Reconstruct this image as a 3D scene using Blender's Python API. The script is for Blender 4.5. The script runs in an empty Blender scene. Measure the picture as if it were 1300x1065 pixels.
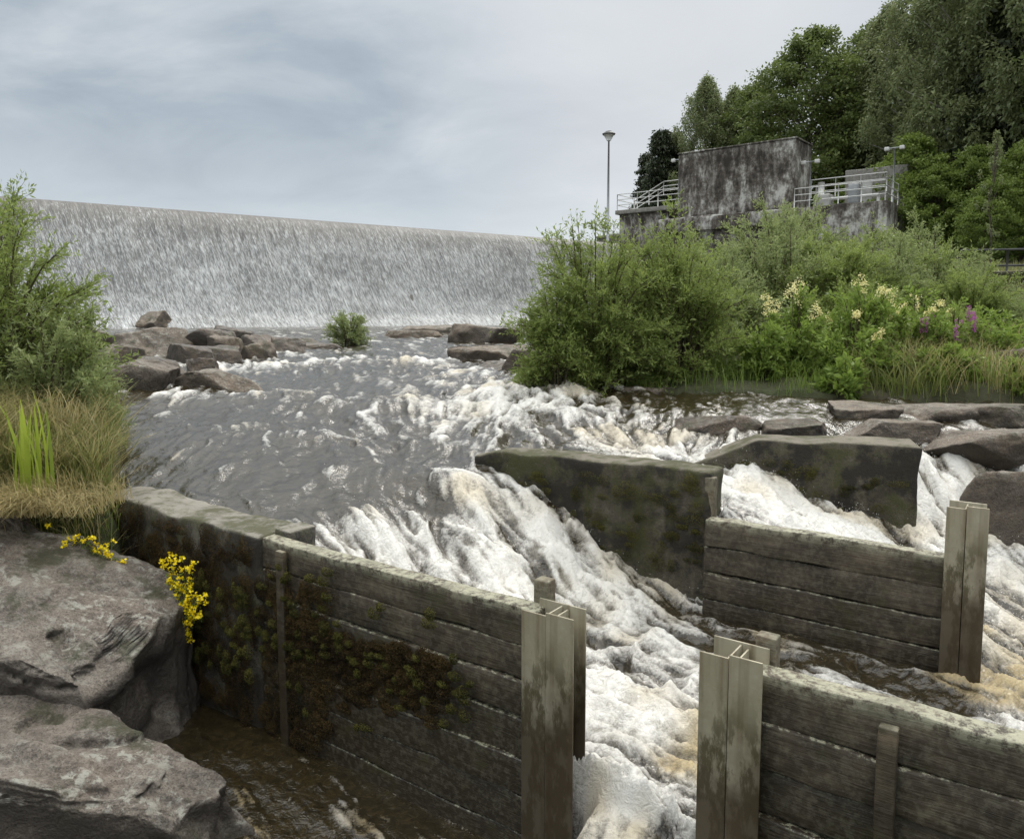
import bpy, math, numpy as np
from mathutils import Vector
C = bpy.context.scene.collection
rng = np.random.default_rng(7)
# ---------------------------------------------------------------- survey helper
F_=976.0; TH=math.atan(87.5/F_)
def ray(px,py):
    a=(px-650)/F_; b=(487.5-py)/F_
    return np.array([a, math.cos(TH)+b*math.sin(TH), -math.sin(TH)+b*math.cos(TH)])
def G(px,py,z):
    r=ray(px,py); return r*(z/r[2])
def D(px,py,y):
    r=ray(px,py); return r*(y/r[1])
# ---------------------------------------------------------------- noise
def _h(ix,iy,iz,seed):
    with np.errstate(over='ignore'):
        h=(ix.astype(np.int64)*374761393+iy.astype(np.int64)*668265263+iz.astype(np.int64)*2147483647+seed*974634777)&0xffffffff
        h=((h^(h>>13))*1274126177)&0xffffffff
        h=(h^(h>>16))&0xffff
    return h/32767.5-1.0
def n3(p,seed=0):
    i=np.floor(p).astype(np.int64); f=p-i; f=f*f*(3-2*f)
    r=0
    for a in (0,1):
        wx=f[:,0] if a else 1-f[:,0]
        for b in (0,1):
            wy=f[:,1] if b else 1-f[:,1]
            for c in (0,1):
                wz=f[:,2] if c else 1-f[:,2]
                r=r+wx*wy*wz*_h(i[:,0]+a,i[:,1]+b,i[:,2]+c,seed)
    return r
def n2(x,y,seed=0):
    ix=np.floor(x).astype(np.int64); iy=np.floor(y).astype(np.int64)
    fx=x-ix; fy=y-iy; fx=fx*fx*(3-2*fx); fy=fy*fy*(3-2*fy); z=np.zeros_like(ix)
    return ((1-fx)*(1-fy)*_h(ix,iy,z,seed)+fx*(1-fy)*_h(ix+1,iy,z,seed)
            +(1-fx)*fy*_h(ix,iy+1,z,seed)+fx*fy*_h(ix+1,iy+1,z,seed))
def fbm3(p,o=4,seed=0):
    r=0;a=1.0
    for k in range(o):
        r=r+a*n3(p*(2.03**k)+k*17.3,seed+k); a*=.5
    return r
def ss(a,b,x):
    t=np.clip((x-a)/(b-a),0,1); return t*t*(3-2*t)
# ---------------------------------------------------------------- mesh helpers
def mk(name,V,F,mat=None,parent=None,smooth=False,attrs=None,uv=None,matidx=None):
    V=np.asarray(V,dtype=np.float32); F=np.asarray(F,dtype=np.int32)
    k=F.shape[1]
    me=bpy.data.meshes.new(name)
    me.vertices.add(len(V)); me.vertices.foreach_set("co",V.ravel())
    me.loops.add(F.size); me.loops.foreach_set("vertex_index",F.ravel())
    me.polygons.add(len(F)); me.polygons.foreach_set("loop_start",np.arange(0,F.size,k,dtype=np.int32))
    me.polygons.foreach_set("loop_total",np.full(len(F),k,dtype=np.int32))
    if smooth: me.polygons.foreach_set("use_smooth",np.ones(len(F),dtype=bool))
    if mat is not None:
        for m in (mat if isinstance(mat,list) else [mat]): me.materials.append(m)
    if matidx is not None: me.polygons.foreach_set("material_index",np.asarray(matidx,dtype=np.int32))
    if attrs:
        for kx,a in attrs.items():
            at=me.attributes.new(kx,'FLOAT','POINT'); at.data.foreach_set("value",np.asarray(a,dtype=np.float32))
    if uv is not None:
        l=me.uv_layers.new(name="UVMap"); l.data.foreach_set("uv",np.asarray(uv,dtype=np.float32)[F.ravel()].ravel())
    me.update(calc_edges=True); me.validate()
    ob=bpy.data.objects.new(name,me); C.objects.link(ob)
    if parent: ob.parent=parent
    return ob
def empty(name,loc=(0,0,0),rz=0):
    e=bpy.data.objects.new(name,None); C.objects.link(e); e.location=loc; e.rotation_euler=(0,0,rz); e.empty_display_size=.2
    return e
def tag(o,label,cat,group=None):
    o["label"]=label; o["category"]=cat
    if group: o["group"]=group
    return o
def cat(parts):
    Vs=[];Fs=[];n=0
    for V,F in parts:
        Vs.append(V); Fs.append(np.asarray(F)+n); n+=len(V)
    return np.concatenate(Vs),np.concatenate(Fs)
def rbox(x0,x1,y0,y1,z0,z1,r=.01,res=.1,noise=0,nf=3,seed=0):
    c=np.array([(x0+x1)/2,(y0+y1)/2,(z0+z1)/2]); h=np.array([x1-x0,y1-y0,z1-z0])/2; r=min(r,h.min()*.99)
    ax=[]
    for k in range(3):
        n=max(1,min(80,int(2*h[k]/res)))
        ax.append(np.unique(np.concatenate([[-h[k],-h[k]+r*.4,-h[k]+r],np.linspace(-h[k]+r,h[k]-r,n+1),[h[k]-r,h[k]-r*.4,h[k]]]).round(6)))
    parts=[]
    for k in range(3):
        i,j=(k+1)%3,(k+2)%3
        A,B=np.meshgrid(ax[i],ax[j],indexing='ij'); na,nb=A.shape
        idx=np.arange(na*nb).reshape(na,nb)
        q=np.stack([idx[:-1,:-1],idx[1:,:-1],idx[1:,1:],idx[:-1,1:]],-1).reshape(-1,4)
        for s in (1,-1):
            V=np.zeros((na*nb,3)); V[:,i]=A.ravel(); V[:,j]=B.ravel(); V[:,k]=s*h[k]
            parts.append((V,q if s>0 else q[:,::-1]))
    V,F=cat(parts)
    inner=np.clip(V,-(h-r),h-r); d=V-inner; L=np.linalg.norm(d,axis=1,keepdims=True); L[L==0]=1
    V=inner+d/L*r
    V=V+c
    if noise:
        V=V+noise*np.stack([fbm3(V*nf,3,seed+11),fbm3(V*nf,3,seed+23),fbm3(V*nf,3,seed+37)],1)
    return V,F
def tube(p0,p1,r0,r1=None,n=8):
    p0=np.array(p0,float);p1=np.array(p1,float); r1=r0 if r1 is None else r1
    d=p1-p0; d/=np.linalg.norm(d); a=np.cross(d,[0,0,1.]) if abs(d[2])<.9 else np.cross(d,[1.,0,0]); a/=np.linalg.norm(a); b=np.cross(d,a)
    t=np.arange(n)/n*2*math.pi; ring=np.cos(t)[:,None]*a+np.sin(t)[:,None]*b
    V=np.concatenate([p0+ring*r0,p1+ring*r1]); i=np.arange(n);j=(i+1)%n
    F=np.stack([i,i+n,j+n,j],1)
    top=[[n+(x%n) for x in (0,m,m+1,m+2)] for m in range(1,n-2,2)]
    bot=[[(x%n) for x in (0,m+2,m+1,m)] for m in range(1,n-2,2)]
    return V,np.concatenate([F,np.array(top),np.array(bot)])
def polytube(P,R,n=6):
    P=np.asarray(P,float); R=np.asarray(R,float); m=len(P)
    T=np.gradient(P,axis=0); T/=np.linalg.norm(T,axis=1,keepdims=True)+1e-9
    ref=np.array([.31,.95,.05]); A=np.cross(T,ref); A/=np.linalg.norm(A,axis=1,keepdims=True)+1e-9; B=np.cross(T,A)
    t=np.arange(n)/n*2*math.pi
    V=(P[:,None]+R[:,None,None]*(np.cos(t)[None,:,None]*A[:,None]+np.sin(t)[None,:,None]*B[:,None])).reshape(-1,3)
    i=np.arange(m-1)[:,None]*n; j=np.arange(n)[None]
    F=np.stack([i+j,i+(j+1)%n,i+n+(j+1)%n,i+n+j],-1).reshape(-1,4)
    return V,F
def grid(nu,nv):
    idx=np.arange(nu*nv).reshape(nv,nu)
    return np.stack([idx[:-1,:-1],idx[:-1,1:],idx[1:,1:],idx[1:,:-1]],-1).reshape(-1,4)
def unit(v): return v/(np.linalg.norm(v,axis=-1,keepdims=True)+1e-9)
# ---------------------------------------------------------------- material helpers
class MT:
    def __init__(s,name,disp=False):
        s.m=bpy.data.materials.new(name); s.m.use_nodes=True; s.t=s.m.node_tree; s.t.nodes.clear()
        s.out=s.t.nodes.new('ShaderNodeOutputMaterial')
    def n(s,typ,inp=None,**pr):
        x=s.t.nodes.new('ShaderNode'+typ)
        for k,v in pr.items(): setattr(x,k,v)
        for k,v in (inp or {}).items():
            if isinstance(v,bpy.types.NodeSocket): s.t.links.new(v,x.inputs[k])
            else: x.inputs[k].default_value=v
        return x
    def math(s,op,a,b=0.0,clamp=False):
        return s.n('Math',{0:a,1:b},operation=op,use_clamp=clamp).outputs[0]
    def mix(s,f,a,b,bt='MIX'):
        x=s.n('Mix',data_type='RGBA',blend_type=bt)
        for i,v in ((0,f),(6,a),(7,b)):
            if isinstance(v,bpy.types.NodeSocket): s.t.links.new(v,x.inputs[i])
            else: x.inputs[i].default_value=v if i==0 else (tuple(v)+(1,))[:4]
        return x.outputs[2]
    def ramp(s,f,pts):
        x=s.n('ValToRGB',{0:f}); e=x.color_ramp.elements
        while len(e)<len(pts): e.new(.5)
        for k,(p,c) in enumerate(pts):
            e[k].position=p; e[k].color=(c,c,c,1) if isinstance(c,(int,float)) else tuple(c)+(1,)
        return x.outputs[0]
    def mr(s,f,a,b,c=0.0,d=1.0): return s.n('MapRange',{0:f,1:a,2:b,3:c,4:d}).outputs[0]
    def coord(s,kind='Object',scale=(1,1,1)):
        tc=s.n('TexCoord'); return s.n('Mapping',{0:tc.outputs[kind],3:scale}).outputs[0]
    def noise(s,v,sc,det=5,ro=.55,dist=0):
        return s.n('TexNoise',{'Vector':v,'Scale':sc,'Detail':det,'Roughness':ro,'Distortion':dist}).outputs[0]
    def bump(s,h,st,d=.02,nrm=None):
        i={'Height':h,'Strength':st,'Distance':d}
        if nrm: i['Normal']=nrm
        return s.n('Bump',i).outputs[0]
    def pbr(s,col,ro,nrm=None,**kw):
        i={'Base Color':col if isinstance(col,bpy.types.NodeSocket) else tuple(col)+(1,),'Roughness':ro}
        if nrm: i['Normal']=nrm
        i.update(kw)
        x=s.n('BsdfPrincipled',i); return x.outputs[0]
    def done(s,sh): s.t.links.new(sh,s.out.inputs[0]); return s.m
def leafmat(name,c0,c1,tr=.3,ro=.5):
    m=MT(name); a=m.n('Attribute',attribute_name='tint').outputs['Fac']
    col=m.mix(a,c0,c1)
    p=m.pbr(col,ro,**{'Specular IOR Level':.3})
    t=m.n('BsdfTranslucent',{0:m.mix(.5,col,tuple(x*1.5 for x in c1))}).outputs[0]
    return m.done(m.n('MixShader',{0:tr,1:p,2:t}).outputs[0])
def plainmat(name,c,ro=.7,var=.3,sc=4,bump=.2,metal=0):
    m=MT(name); v=m.coord(); n=m.noise(v,sc,6)
    col=m.mix(m.ramp(n,[(.3,0),(.7,1)]),tuple(x*(1-var) for x in c),tuple(x*(1+var) for x in c))
    return m.done(m.pbr(col,ro,m.bump(m.noise(v,sc*6,4),bump,.01),Metallic=metal))
def rockmat(name,base,dark,warm,wet=False,lich=.8):
    m=MT(name); g=m.n('NewGeometry'); v=g.outputs['Position']
    big=m.noise(v,1.1,6,.6); med=m.noise(v,4.5,8,.65,.4); fine=m.noise(v,38,6,.7)
    col=m.mix(m.ramp(big,[(.40,0),(.60,1)]),base,warm)
    col=m.mix(m.ramp(med,[(.42,0),(.60,1)]),col,dark)
    col=m.mix(m.ramp(fine,[(.42,0),(.75,.6)]),col,tuple(min(1,x*1.9) for x in base))
    col=m.mix(m.ramp(m.noise(v,90,4,.7),[(.38,.7),(.5,0)]),col,tuple(x*.5 for x in dark))
    up=m.n('SeparateXYZ',{0:g.outputs['Normal']}).outputs[2]
    lf=m.math('MULTIPLY',m.ramp(m.noise(v,11,7,.75),[(.51,0),(.58,lich)]),m.ramp(m.noise(v,1.8,4),[(.40,0),(.56,1)]))
    lf=m.math('MULTIPLY',lf,m.ramp(up,[(.2,0),(.6,1)]))
    col=m.mix(lf,col,(.36,.35,.30))
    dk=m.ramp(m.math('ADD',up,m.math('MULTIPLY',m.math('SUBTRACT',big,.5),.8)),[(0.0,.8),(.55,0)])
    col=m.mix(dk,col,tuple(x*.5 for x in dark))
    ms=m.math('MULTIPLY',m.ramp(m.noise(v,2.3,6,.7),[(.54,0),(.62,.85)]),m.ramp(up,[(.1,.3),(.7,1)]))
    col=m.mix(ms,col,(.040,.040,.014))
    h=m.math('ADD',m.math('MULTIPLY',med,.9),m.math('MULTIPLY',fine,.35))
    return m.done(m.pbr(col,.32 if wet else m.ramp(big,[(.3,.45),(.7,.8)]),m.bump(h,1.0,.08)))
def concmat(name,base,dark,moss=.5,spk=.45,lo=.35,hi=.6):
    m=MT(name); g=m.n('NewGeometry'); v=g.outputs['Position']
    big=m.noise(v,1.7,7,.65); med=m.noise(v,9,8,.7); fine=m.noise(v,60,5,.7)
    st=m.noise(m.n('Mapping',{0:v,3:(3.5,3.5,.5)}).outputs[0],2.0,6,.6)
    up=m.n('SeparateXYZ',{0:g.outputs['Normal']}).outputs[2]
    col=m.mix(m.ramp(big,[(.35,0),(.65,1)]),base,tuple(x*.6 for x in base))
    side=m.ramp(up,[(.3,1),(.7,0)])
    col=m.mix(m.math('MULTIPLY',side,m.ramp(st,[(lo,.35),(hi,1)])),col,dark)
    sp=m.ramp(med,[(.5,0),(.66,1)])
    col=m.mix(m.math('MULTIPLY',sp,spk),col,tuple(min(1,x*1.7) for x in base))
    ag=m.ramp(fine,[(.3,0),(.7,1)]); col=m.mix(m.math('MULTIPLY',ag,.30),col,tuple(min(1,x*1.35) for x in base))
    mo=m.math('MULTIPLY',m.ramp(m.math('ADD',m.math('MULTIPLY',big,.5),m.math('MULTIPLY',med,.5)),[(.47,0),(.56,1)]),moss)
    col=m.mix(mo,col,(.050,.050,.014))
    mo2=m.math('MULTIPLY',m.ramp(m.noise(v,2.6,7,.7),[(.46,0),(.56,1)]),moss)
    col=m.mix(m.math('MULTIPLY',mo2,side),col,(.018,.014,.009))
    h=m.math('ADD',m.math('MULTIPLY',med,.7),m.math('MULTIPLY',fine,.5))
    return m.done(m.pbr(col,.8,m.bump(h,.8,.035)))
def bldmat():
    m=MT('black_stained_concrete'); v=m.coord('Object')
    st=m.noise(m.n('Mapping',{0:v,3:(1.4,1.4,.45)}).outputs[0],1.3,9,.72,.3); sp=m.noise(v,3.2,9,.75); bg=m.noise(v,.45,4,.6)
    a=m.math('ADD',m.math('MULTIPLY',st,.6),m.math('MULTIPLY',sp,.4)); a=m.math('ADD',a,m.math('MULTIPLY',m.math('SUBTRACT',bg,.5),.45))
    col=m.ramp(a,[(.41,(.030,.025,.020)),(.48,(.085,.072,.060)),(.54,(.20,.185,.165)),(.62,(.50,.49,.46))])
    return m.done(m.pbr(col,.9,m.bump(sp,.6,.06)))
def woodmat(name,base,dark,lichen=.5):
    m=MT(name); v=m.coord('Object'); g=m.n('NewGeometry')
    gr=m.noise(m.n('Mapping',{0:v,3:(1.6,22,22)}).outputs[0],1.0,8,.6,.3)
    gr2=m.noise(m.n('Mapping',{0:v,3:(5,110,110)}).outputs[0],1.0,4,.6)
    big=m.noise(v,1.9,7,.7); sp=m.noise(v,26,6,.75)
    col=m.mix(m.ramp(gr,[(.34,0),(.62,1)]),base,dark)
    col=m.mix(m.ramp(gr2,[(.5,0),(.75,.3)]),col,tuple(x*1.4 for x in base))
    col=m.mix(m.ramp(big,[(.38,0),(.56,.8)]),col,tuple(x*.5 for x in dark))
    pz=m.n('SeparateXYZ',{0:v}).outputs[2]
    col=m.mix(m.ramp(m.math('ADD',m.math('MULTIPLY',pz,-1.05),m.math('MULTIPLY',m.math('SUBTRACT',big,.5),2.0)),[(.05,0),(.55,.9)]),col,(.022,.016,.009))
    up=m.n('SeparateXYZ',{0:g.outputs['Normal']}).outputs[2]
    ml=m.math('MULTIPLY',m.ramp(up,[(.3,.15),(.7,1)]),m.ramp(sp,[(.48,0),(.58,lichen)]))
    col=m.mix(ml,col,(.32,.31,.22))
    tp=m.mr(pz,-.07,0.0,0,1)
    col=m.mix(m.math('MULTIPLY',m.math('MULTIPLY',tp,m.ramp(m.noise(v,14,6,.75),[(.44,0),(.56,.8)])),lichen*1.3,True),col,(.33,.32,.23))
    col=m.mix(m.math('MULTIPLY',m.ramp(m.noise(v,3.5,6,.7),[(.54,0),(.64,.7)]),m.ramp(pz,[(0,1),(1,.3)])),col,(.040,.036,.014))
    h=m.math('ADD',gr,m.math('MULTIPLY',gr2,.4))
    return m.done(m.pbr(col,m.mr(pz,-.8,-.1,.35,.7),m.bump(h,.6,.015)))
def postmat():
    m=MT('weathered_galvanised_steel'); v=m.coord('Object')
    st=m.noise(m.n('Mapping',{0:v,3:(9,9,.5)}).outputs[0],1.5,5,.55); big=m.noise(v,2.2,5,.6); f=m.noise(v,60,4,.6)
    col=m.mix(m.ramp(big,[(.36,0),(.66,1)]),(.40,.37,.28),(.27,.235,.16))
    col=m.mix(m.ramp(st,[(.48,0),(.68,.7)]),col,(.13,.09,.045))
    col=m.mix(m.ramp(f,[(.55,0),(.8,.2)]),col,(.50,.48,.40))
    pz=m.n('SeparateXYZ',{0:v}).outputs[2]
    gm=m.math('MULTIPLY',m.ramp(m.noise(m.n('Mapping',{0:v,3:(5,5,1.8)}).outputs[0],2.2,7,.7),[(.46,0),(.54,.85)]),m.mr(pz,-.05,-.35,0,1))
    col=m.mix(gm,col,(.080,.070,.032))
    col=m.mix(m.ramp(m.math('ADD',m.math('MULTIPLY',pz,-1),m.math('MULTIPLY',big,.9)),[(.65,0),(1.1,.85)]),col,(.05,.034,.020))
    return m.done(m.pbr(col,.38,m.bump(m.math('ADD',big,f),.10,.004),Metallic=.3))
def watermat():
    m=MT('river_water_surface'); g=m.n('NewGeometry'); v=g.outputs['Position']
    fo=m.n('Attribute',attribute_name='foam').outputs['Fac']; tn=m.n('Attribute',attribute_name='tan').outputs['Fac']; cv=m.n('Attribute',attribute_name='crest').outputs['Fac']
    nz=m.noise(v,55,5,.72,.6); nz2=m.noise(v,15,6,.72,1.2)
    f=m.math('ADD',fo,m.math('MULTIPLY',m.math('SUBTRACT',nz,.5),.85)); f=m.math('ADD',f,m.math('MULTIPLY',m.math('SUBTRACT',nz2,.5),.75))
    mask=m.ramp(f,[(.30,0),(.55,.40),(.95,1)])
    wc=m.mix(m.ramp(nz2,[(.35,0),(.65,1)]),(.014,.011,.006),(.042,.031,.014))
    rp=m.noise(m.n('Mapping',{0:v,3:(1,.75,1)}).outputs[0],6.5,5,.62,.8)
    b=m.bump(m.math('ADD',m.math('ADD',m.math('MULTIPLY',m.noise(v,15,4,.6,.6),.8),m.math('MULTIPLY',rp,1.5)),m.math('MULTIPLY',nz,.15)),.40,.04)
    water=m.pbr(wc,.05,b,**{'IOR':1.42,'Specular IOR Level':.75})
    fc=m.mix(tn,(.90,.89,.86),(.58,.46,.26))
    fc=m.mix(m.mr(cv,.46,.04,0,.8),fc,(.28,.24,.16))
    fc=m.mix(m.ramp(nz2,[(.34,.4),(.48,0)]),fc,(.38,.33,.23))
    foam=m.pbr(fc,.22,m.bump(m.math('ADD',m.math('MULTIPLY',nz,.6),m.math('MULTIPLY',nz2,1.3)),.8,.035))
    return m.done(m.n('MixShader',{0:mask,1:water,2:foam}).outputs[0])
def curtainmat():
    m=MT('thin_falling_water'); uv=m.n('UVMap').outputs[0]
    def st(a,b,sc,det=5,ro=.6,di=0,rot=0.0): return m.noise(m.n('Mapping',{0:m.n('Mapping',{0:uv,2:(0,0,rot)}).outputs[0],3:(a,b,1)}).outputs[0],sc,det,ro,di)
    s1=st(7,.22,1); s2=st(4.2,.9,1.8,6,.7,.5,.16); s3=st(12,1.8,1.7,6,.72,.3,.22); bigs=st(.25,.3,1.0,3); s4=st(22,.4,1,3,.6,0,.12)
    dn=m.n('SeparateXYZ',{0:uv}).outputs[1]
    topk=m.ramp(m.math('MULTIPLY',dn,.12),[(.03,0),(.11,.45),(.35,.85),(1,1)])
    flo=m.math('ADD',m.math('MULTIPLY',s3,1.0),m.math('MULTIPLY',s2,.75)); flo=m.math('ADD',flo,m.math('MULTIPLY',topk,.20)); flo=m.math('ADD',flo,m.math('MULTIPLY',bigs,.3)); flo=m.math('ADD',flo,m.math('MULTIPLY',s4,.25))
    w=m.mr(flo,1.25,1.58,0,.88)
    base=m.mix(m.ramp(s1,[(.38,0),(.62,1)]),(.045,.036,.026),(.125,.105,.082))
    base=m.mix(m.math('MULTIPLY',topk,.9),base,m.mix(m.ramp(m.math('ADD',m.math('MULTIPLY',s1,.4),m.math('MULTIPLY',s4,.6)),[(.35,0),(.62,1)]),(.10,.102,.10),(.25,.255,.25)))
    col=m.mix(w,base,(.74,.755,.755))
    return m.done(m.pbr(col,.40,m.bump(m.math('ADD',s3,s2),.5,.12),**{'Specular IOR Level':.4}))
def groundmat():
    m=MT('bank_soil_and_grass'); v=m.n('NewGeometry').outputs['Position']
    a=m.noise(v,.8,6); b=m.noise(v,12,6,.7)
    col=m.mix(m.ramp(a,[(.4,0),(.6,1)]),(.040,.050,.016),(.065,.055,.033)); col=m.mix(m.ramp(b,[(.4,0),(.7,.7)]),col,(.06,.07,.025))
    return m.done(m.pbr(col,.9,m.bump(b,.8,.06)))
M_water=watermat(); M_curt=curtainmat(); M_ground=groundmat(); M_post=postmat()
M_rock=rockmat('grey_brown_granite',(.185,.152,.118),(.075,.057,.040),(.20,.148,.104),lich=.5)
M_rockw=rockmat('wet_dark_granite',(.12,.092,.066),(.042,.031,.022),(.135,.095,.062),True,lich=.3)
M_rockl=rockmat('lichen_granite',(.195,.170,.142),(.078,.062,.049),(.175,.138,.108),lich=.9)
M_conc=concmat('mossy_concrete',(.17,.15,.112),(.040,.034,.022),.95,.35,.3,.50)
M_concd=concmat('dark_mossy_concrete',(.25,.23,.19),(.020,.015,.009),.85,.35,.28,.5)
M_concp=concmat('plain_concrete',(.24,.225,.20),(.07,.06,.05),.2)
M_bld=bldmat()
M_bldl=concmat('pale_building_concrete',(.32,.31,.285),(.15,.14,.125),.15)
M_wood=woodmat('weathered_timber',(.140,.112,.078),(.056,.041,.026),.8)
M_woodl=woodmat('pale_weathered_timber',(.18,.14,.09),(.085,.063,.038),.3)
M_white=plainmat('white_painted_steel',(.62,.62,.60),.5,.12,3,.05)
M_grey=plainmat('dull_grey_paint',(.36,.36,.34),.6,.25,3,.1)
M_pole=plainmat('grey_lamp_pole',(.30,.31,.32),.5,.15,3,.05,.3)
M_dark=plainmat('dark_metal',(.06,.06,.06),.5)
M_bark=plainmat('tree_bark',(.075,.06,.045),.9,.5,5,.8)
M_birch=plainmat('birch_bark',(.30,.28,.25),.8,.6,3,.5)
M_stem=plainmat('green_brown_twigs',(.075,.062,.03),.8,.4,8,.3)
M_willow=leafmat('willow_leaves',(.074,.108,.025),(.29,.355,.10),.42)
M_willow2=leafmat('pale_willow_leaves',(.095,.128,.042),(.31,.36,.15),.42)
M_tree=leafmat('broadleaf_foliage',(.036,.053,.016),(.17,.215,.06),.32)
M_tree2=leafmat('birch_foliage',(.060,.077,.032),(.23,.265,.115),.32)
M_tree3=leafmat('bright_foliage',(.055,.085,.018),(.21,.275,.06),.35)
M_spruce=leafmat('spruce_needles',(.016,.024,.013),(.06,.075,.035),.1)
M_grass=leafmat('grass_blades',(.09,.12,.028),(.34,.33,.12),.3)
M_dry=leafmat('dry_grass_blades',(.14,.13,.045),(.46,.38,.19),.3)
M_sedge=leafmat('iris_leaves',(.15,.21,.028),(.40,.48,.07),.35)
M_herb=leafmat('herb_leaves',(.075,.115,.022),(.25,.34,.07),.38)
M_yel=leafmat('yellow_petals',(.75,.55,.01),(.92,.76,.02),.2)
M_cream=leafmat('cream_blossom',(.68,.60,.26),(.90,.85,.48),.3)
M_purp=leafmat('purple_blossom',(.30,.07,.27),(.58,.20,.50),.3)
M_moss=leafmat('moss_tufts',(.020,.013,.005),(.085,.055,.016),.1,.9)
M_mossg=leafmat('green_moss_tufts',(.035,.034,.008),(.14,.13,.028),.15,.9)
mm=MT('spray_droplets'); M_spray=mm.done(mm.pbr((.8,.8,.77),.2))

# ---------------------------------------------------------------- key lines
Z1=-1.5
A1=G(330,683,Z1); B1=G(1300,945,Z1); d1=unit((B1-A1)[:2]); nup=np.array([-d1[1],d1[0]])
if nup[1]<0: nup=-nup
ang1=math.atan2(d1[1],d1[0])
def t1(px,py,z=Z1): return float((G(px,py,z)[:2]-A1[:2])@d1)
tP1a=t1(663,775); tP1b=t1(746,798); tP2a=t1(890,834); tP2b=t1(985,860)
A2=G(895,658,Z1); B2=G(1200,706,Z1); d2=unit((B2-A2)[:2]); ang2=math.atan2(d2[1],d2[0]); nup2=np.array([-d2[1],d2[0]])
L2_=float(np.linalg.norm((B2-A2)[:2]))
W0=G(905,600,-1.18); W1=G(632,568,-1.18)
wl=[((p[:2]-A2[:2])@d2,(p[:2]-A2[:2])@nup2) for p in (W1,W0)]
# ---------------------------------------------------------------- bank functions
def Lb(y): return np.interp(y,[0,5.0,5.9,6.3,7.5,9,12,20,40,80],[-2.2,-2.6,-3.0,-3.3,-3.75,-4.6,-6.6,-13,-27,-50])
def Rb(y): return np.interp(y,[0,8.6,8.9,9.3,9.8,10.6,12,15,25,40,60],[40,40,7.0,3.6,1.6,.5,.3,1.0,4.5,10,15])
def ground_z(x,y):
    nz=.12*n2(x*.9,y*.9,3)+.05*n2(x*3,y*3,4)
    bed=np.interp(y,[0,9,14,30],[-3.5,-2.6,-1.8,-1.6])
    dl=Lb(y)-x; dr=x-Rb(y)
    el=np.interp(y,[0,5.3,6,7,10,20,50],[-3.5,-3.1,-1.38,-1.22,-.95,-.75,-.6])
    zl=el+np.clip(dl,0,12)*np.interp(y,[0,5,6,7,12],[.02,.05,.22,.22,.12])+nz
    zr=-.92+np.clip(y-9.5,0,60)*.115*ss(-.3,4,dr)+np.clip(dr,0,6)*.02+nz
    z=bed+(zl-bed)*ss(-.12,.12,dl)
    z=np.maximum(z,bed+(zr-bed)*ss(-.15,.35,dr))
    s=(x+25.4)*(-.594)+(y-40)*.804
    z=np.where(s>1.0,np.maximum(z,4.6),z)
    z=np.minimum(z,5.2)
    return z
gx=np.sinh(np.linspace(-6.4,6.4,520))*4.5; gy=np.sinh(np.linspace(-5,6.4,520))*4.5+6
X,Y=np.meshgrid(gx,gy); x=X.ravel();y=Y.ravel()
g=mk('ground',np.stack([x,y,ground_z(x,y)],1),grid(520,520),M_ground,smooth=True); g['kind']='structure'
# ---------------------------------------------------------------- river
cp=[(200,620,-1.5,.0),(150,645,-1.55,.0),(300,645,-1.54,.0),(350,655,-1.57,.0),(200,570,-1.3,.05),(300,590,-1.35,.02),(400,600,-1.40,.05),
(200,520,-1.15,.22),(300,530,-1.18,.15),(420,545,-1.22,.35),(500,550,-1.26,.38),(400,628,-1.49,.05),(460,600,-1.40,.05),(520,585,-1.37,.12),(465,622,-1.47,.08),(540,605,-1.42,.12),
(450,695,-1.74,.95),(400,690,-1.66,.8),(430,660,-1.59,.4),(500,650,-1.60,.5),(520,685,-1.75,.95),(560,592,-1.37,.12),(590,650,-1.62,.7),(560,712,-1.88,1),(650,650,-1.66,.75),(640,720,-1.96,.95),
(600,572,-1.32,.25),(655,598,-1.40,.45,'L'),(700,636,-1.6,.75,'L'),(750,672,-1.79,.8,'L'),(800,708,-1.98,.8,'L'),(870,760,-2.2,.7,'L'),(730,740,-2.10,.9,'L'),(760,800,-2.22,.9,'L'),(850,850,-2.27,.85,'L'),(820,950,-2.32,.95,'L'),(700,850,-2.27,.95,'L'),(600,820,-2.2,.9,'L'),(500,760,-1.97,.85),
(950,810,-2.24,.2,'L'),(1050,870,-2.27,.7,'L'),(1150,900,-2.27,.6,'L'),(1250,900,-2.27,.8),(1290,800,-2.22,.75),(1280,720,-2.05,.75),(1100,815,-2.24,.12,'L'),(930,780,-2.24,.2,'L'),
(655,552,-1.24,.45,'U'),(720,545,-1.22,.6,'U'),(800,562,-1.30,.65,'U'),(880,578,-1.36,.7,'U'),(930,605,-1.43,.85,'U'),(960,594,-1.36,.7,'U'),(1000,640,-1.63,.9,'U'),(1080,672,-1.78,.85,'U'),(1150,697,-1.90,.8,'U'),
(950,536,-1.10,.15,'U'),(1050,543,-1.16,.1,'U'),(1150,552,-1.20,.15,'U'),(1195,590,-1.40,.85,'U'),(1190,655,-1.77,.95),(1235,600,-1.46,.85),(1260,660,-1.80,.85),
(580,500,-1.03,.55),(650,492,-.98,.8),(640,520,-1.12,.85),(720,512,-1.05,.85,'U'),(700,485,-.93,.7,'U'),(800,510,-1.04,.55,'U'),(850,522,-1.07,.35,'U'),(950,505,-1.0,.12,'U'),(1080,510,-1.03,.10,'U'),
(500,480,-.98,.42),(400,485,-1.0,.25),(250,492,-1.02,.42),(350,458,-.9,.48),(480,450,-.88,.42),(560,465,-.93,.42),(400,430,-.76,.4),(500,421,-.73,.40),(560,440,-.82,.38)]
CP=[];
for c_ in cp:
    p=G(*c_[:3]); CP.append((p[0],p[1],c_[2],c_[3],c_[4] if len(c_)>4 else 'B'))
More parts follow.
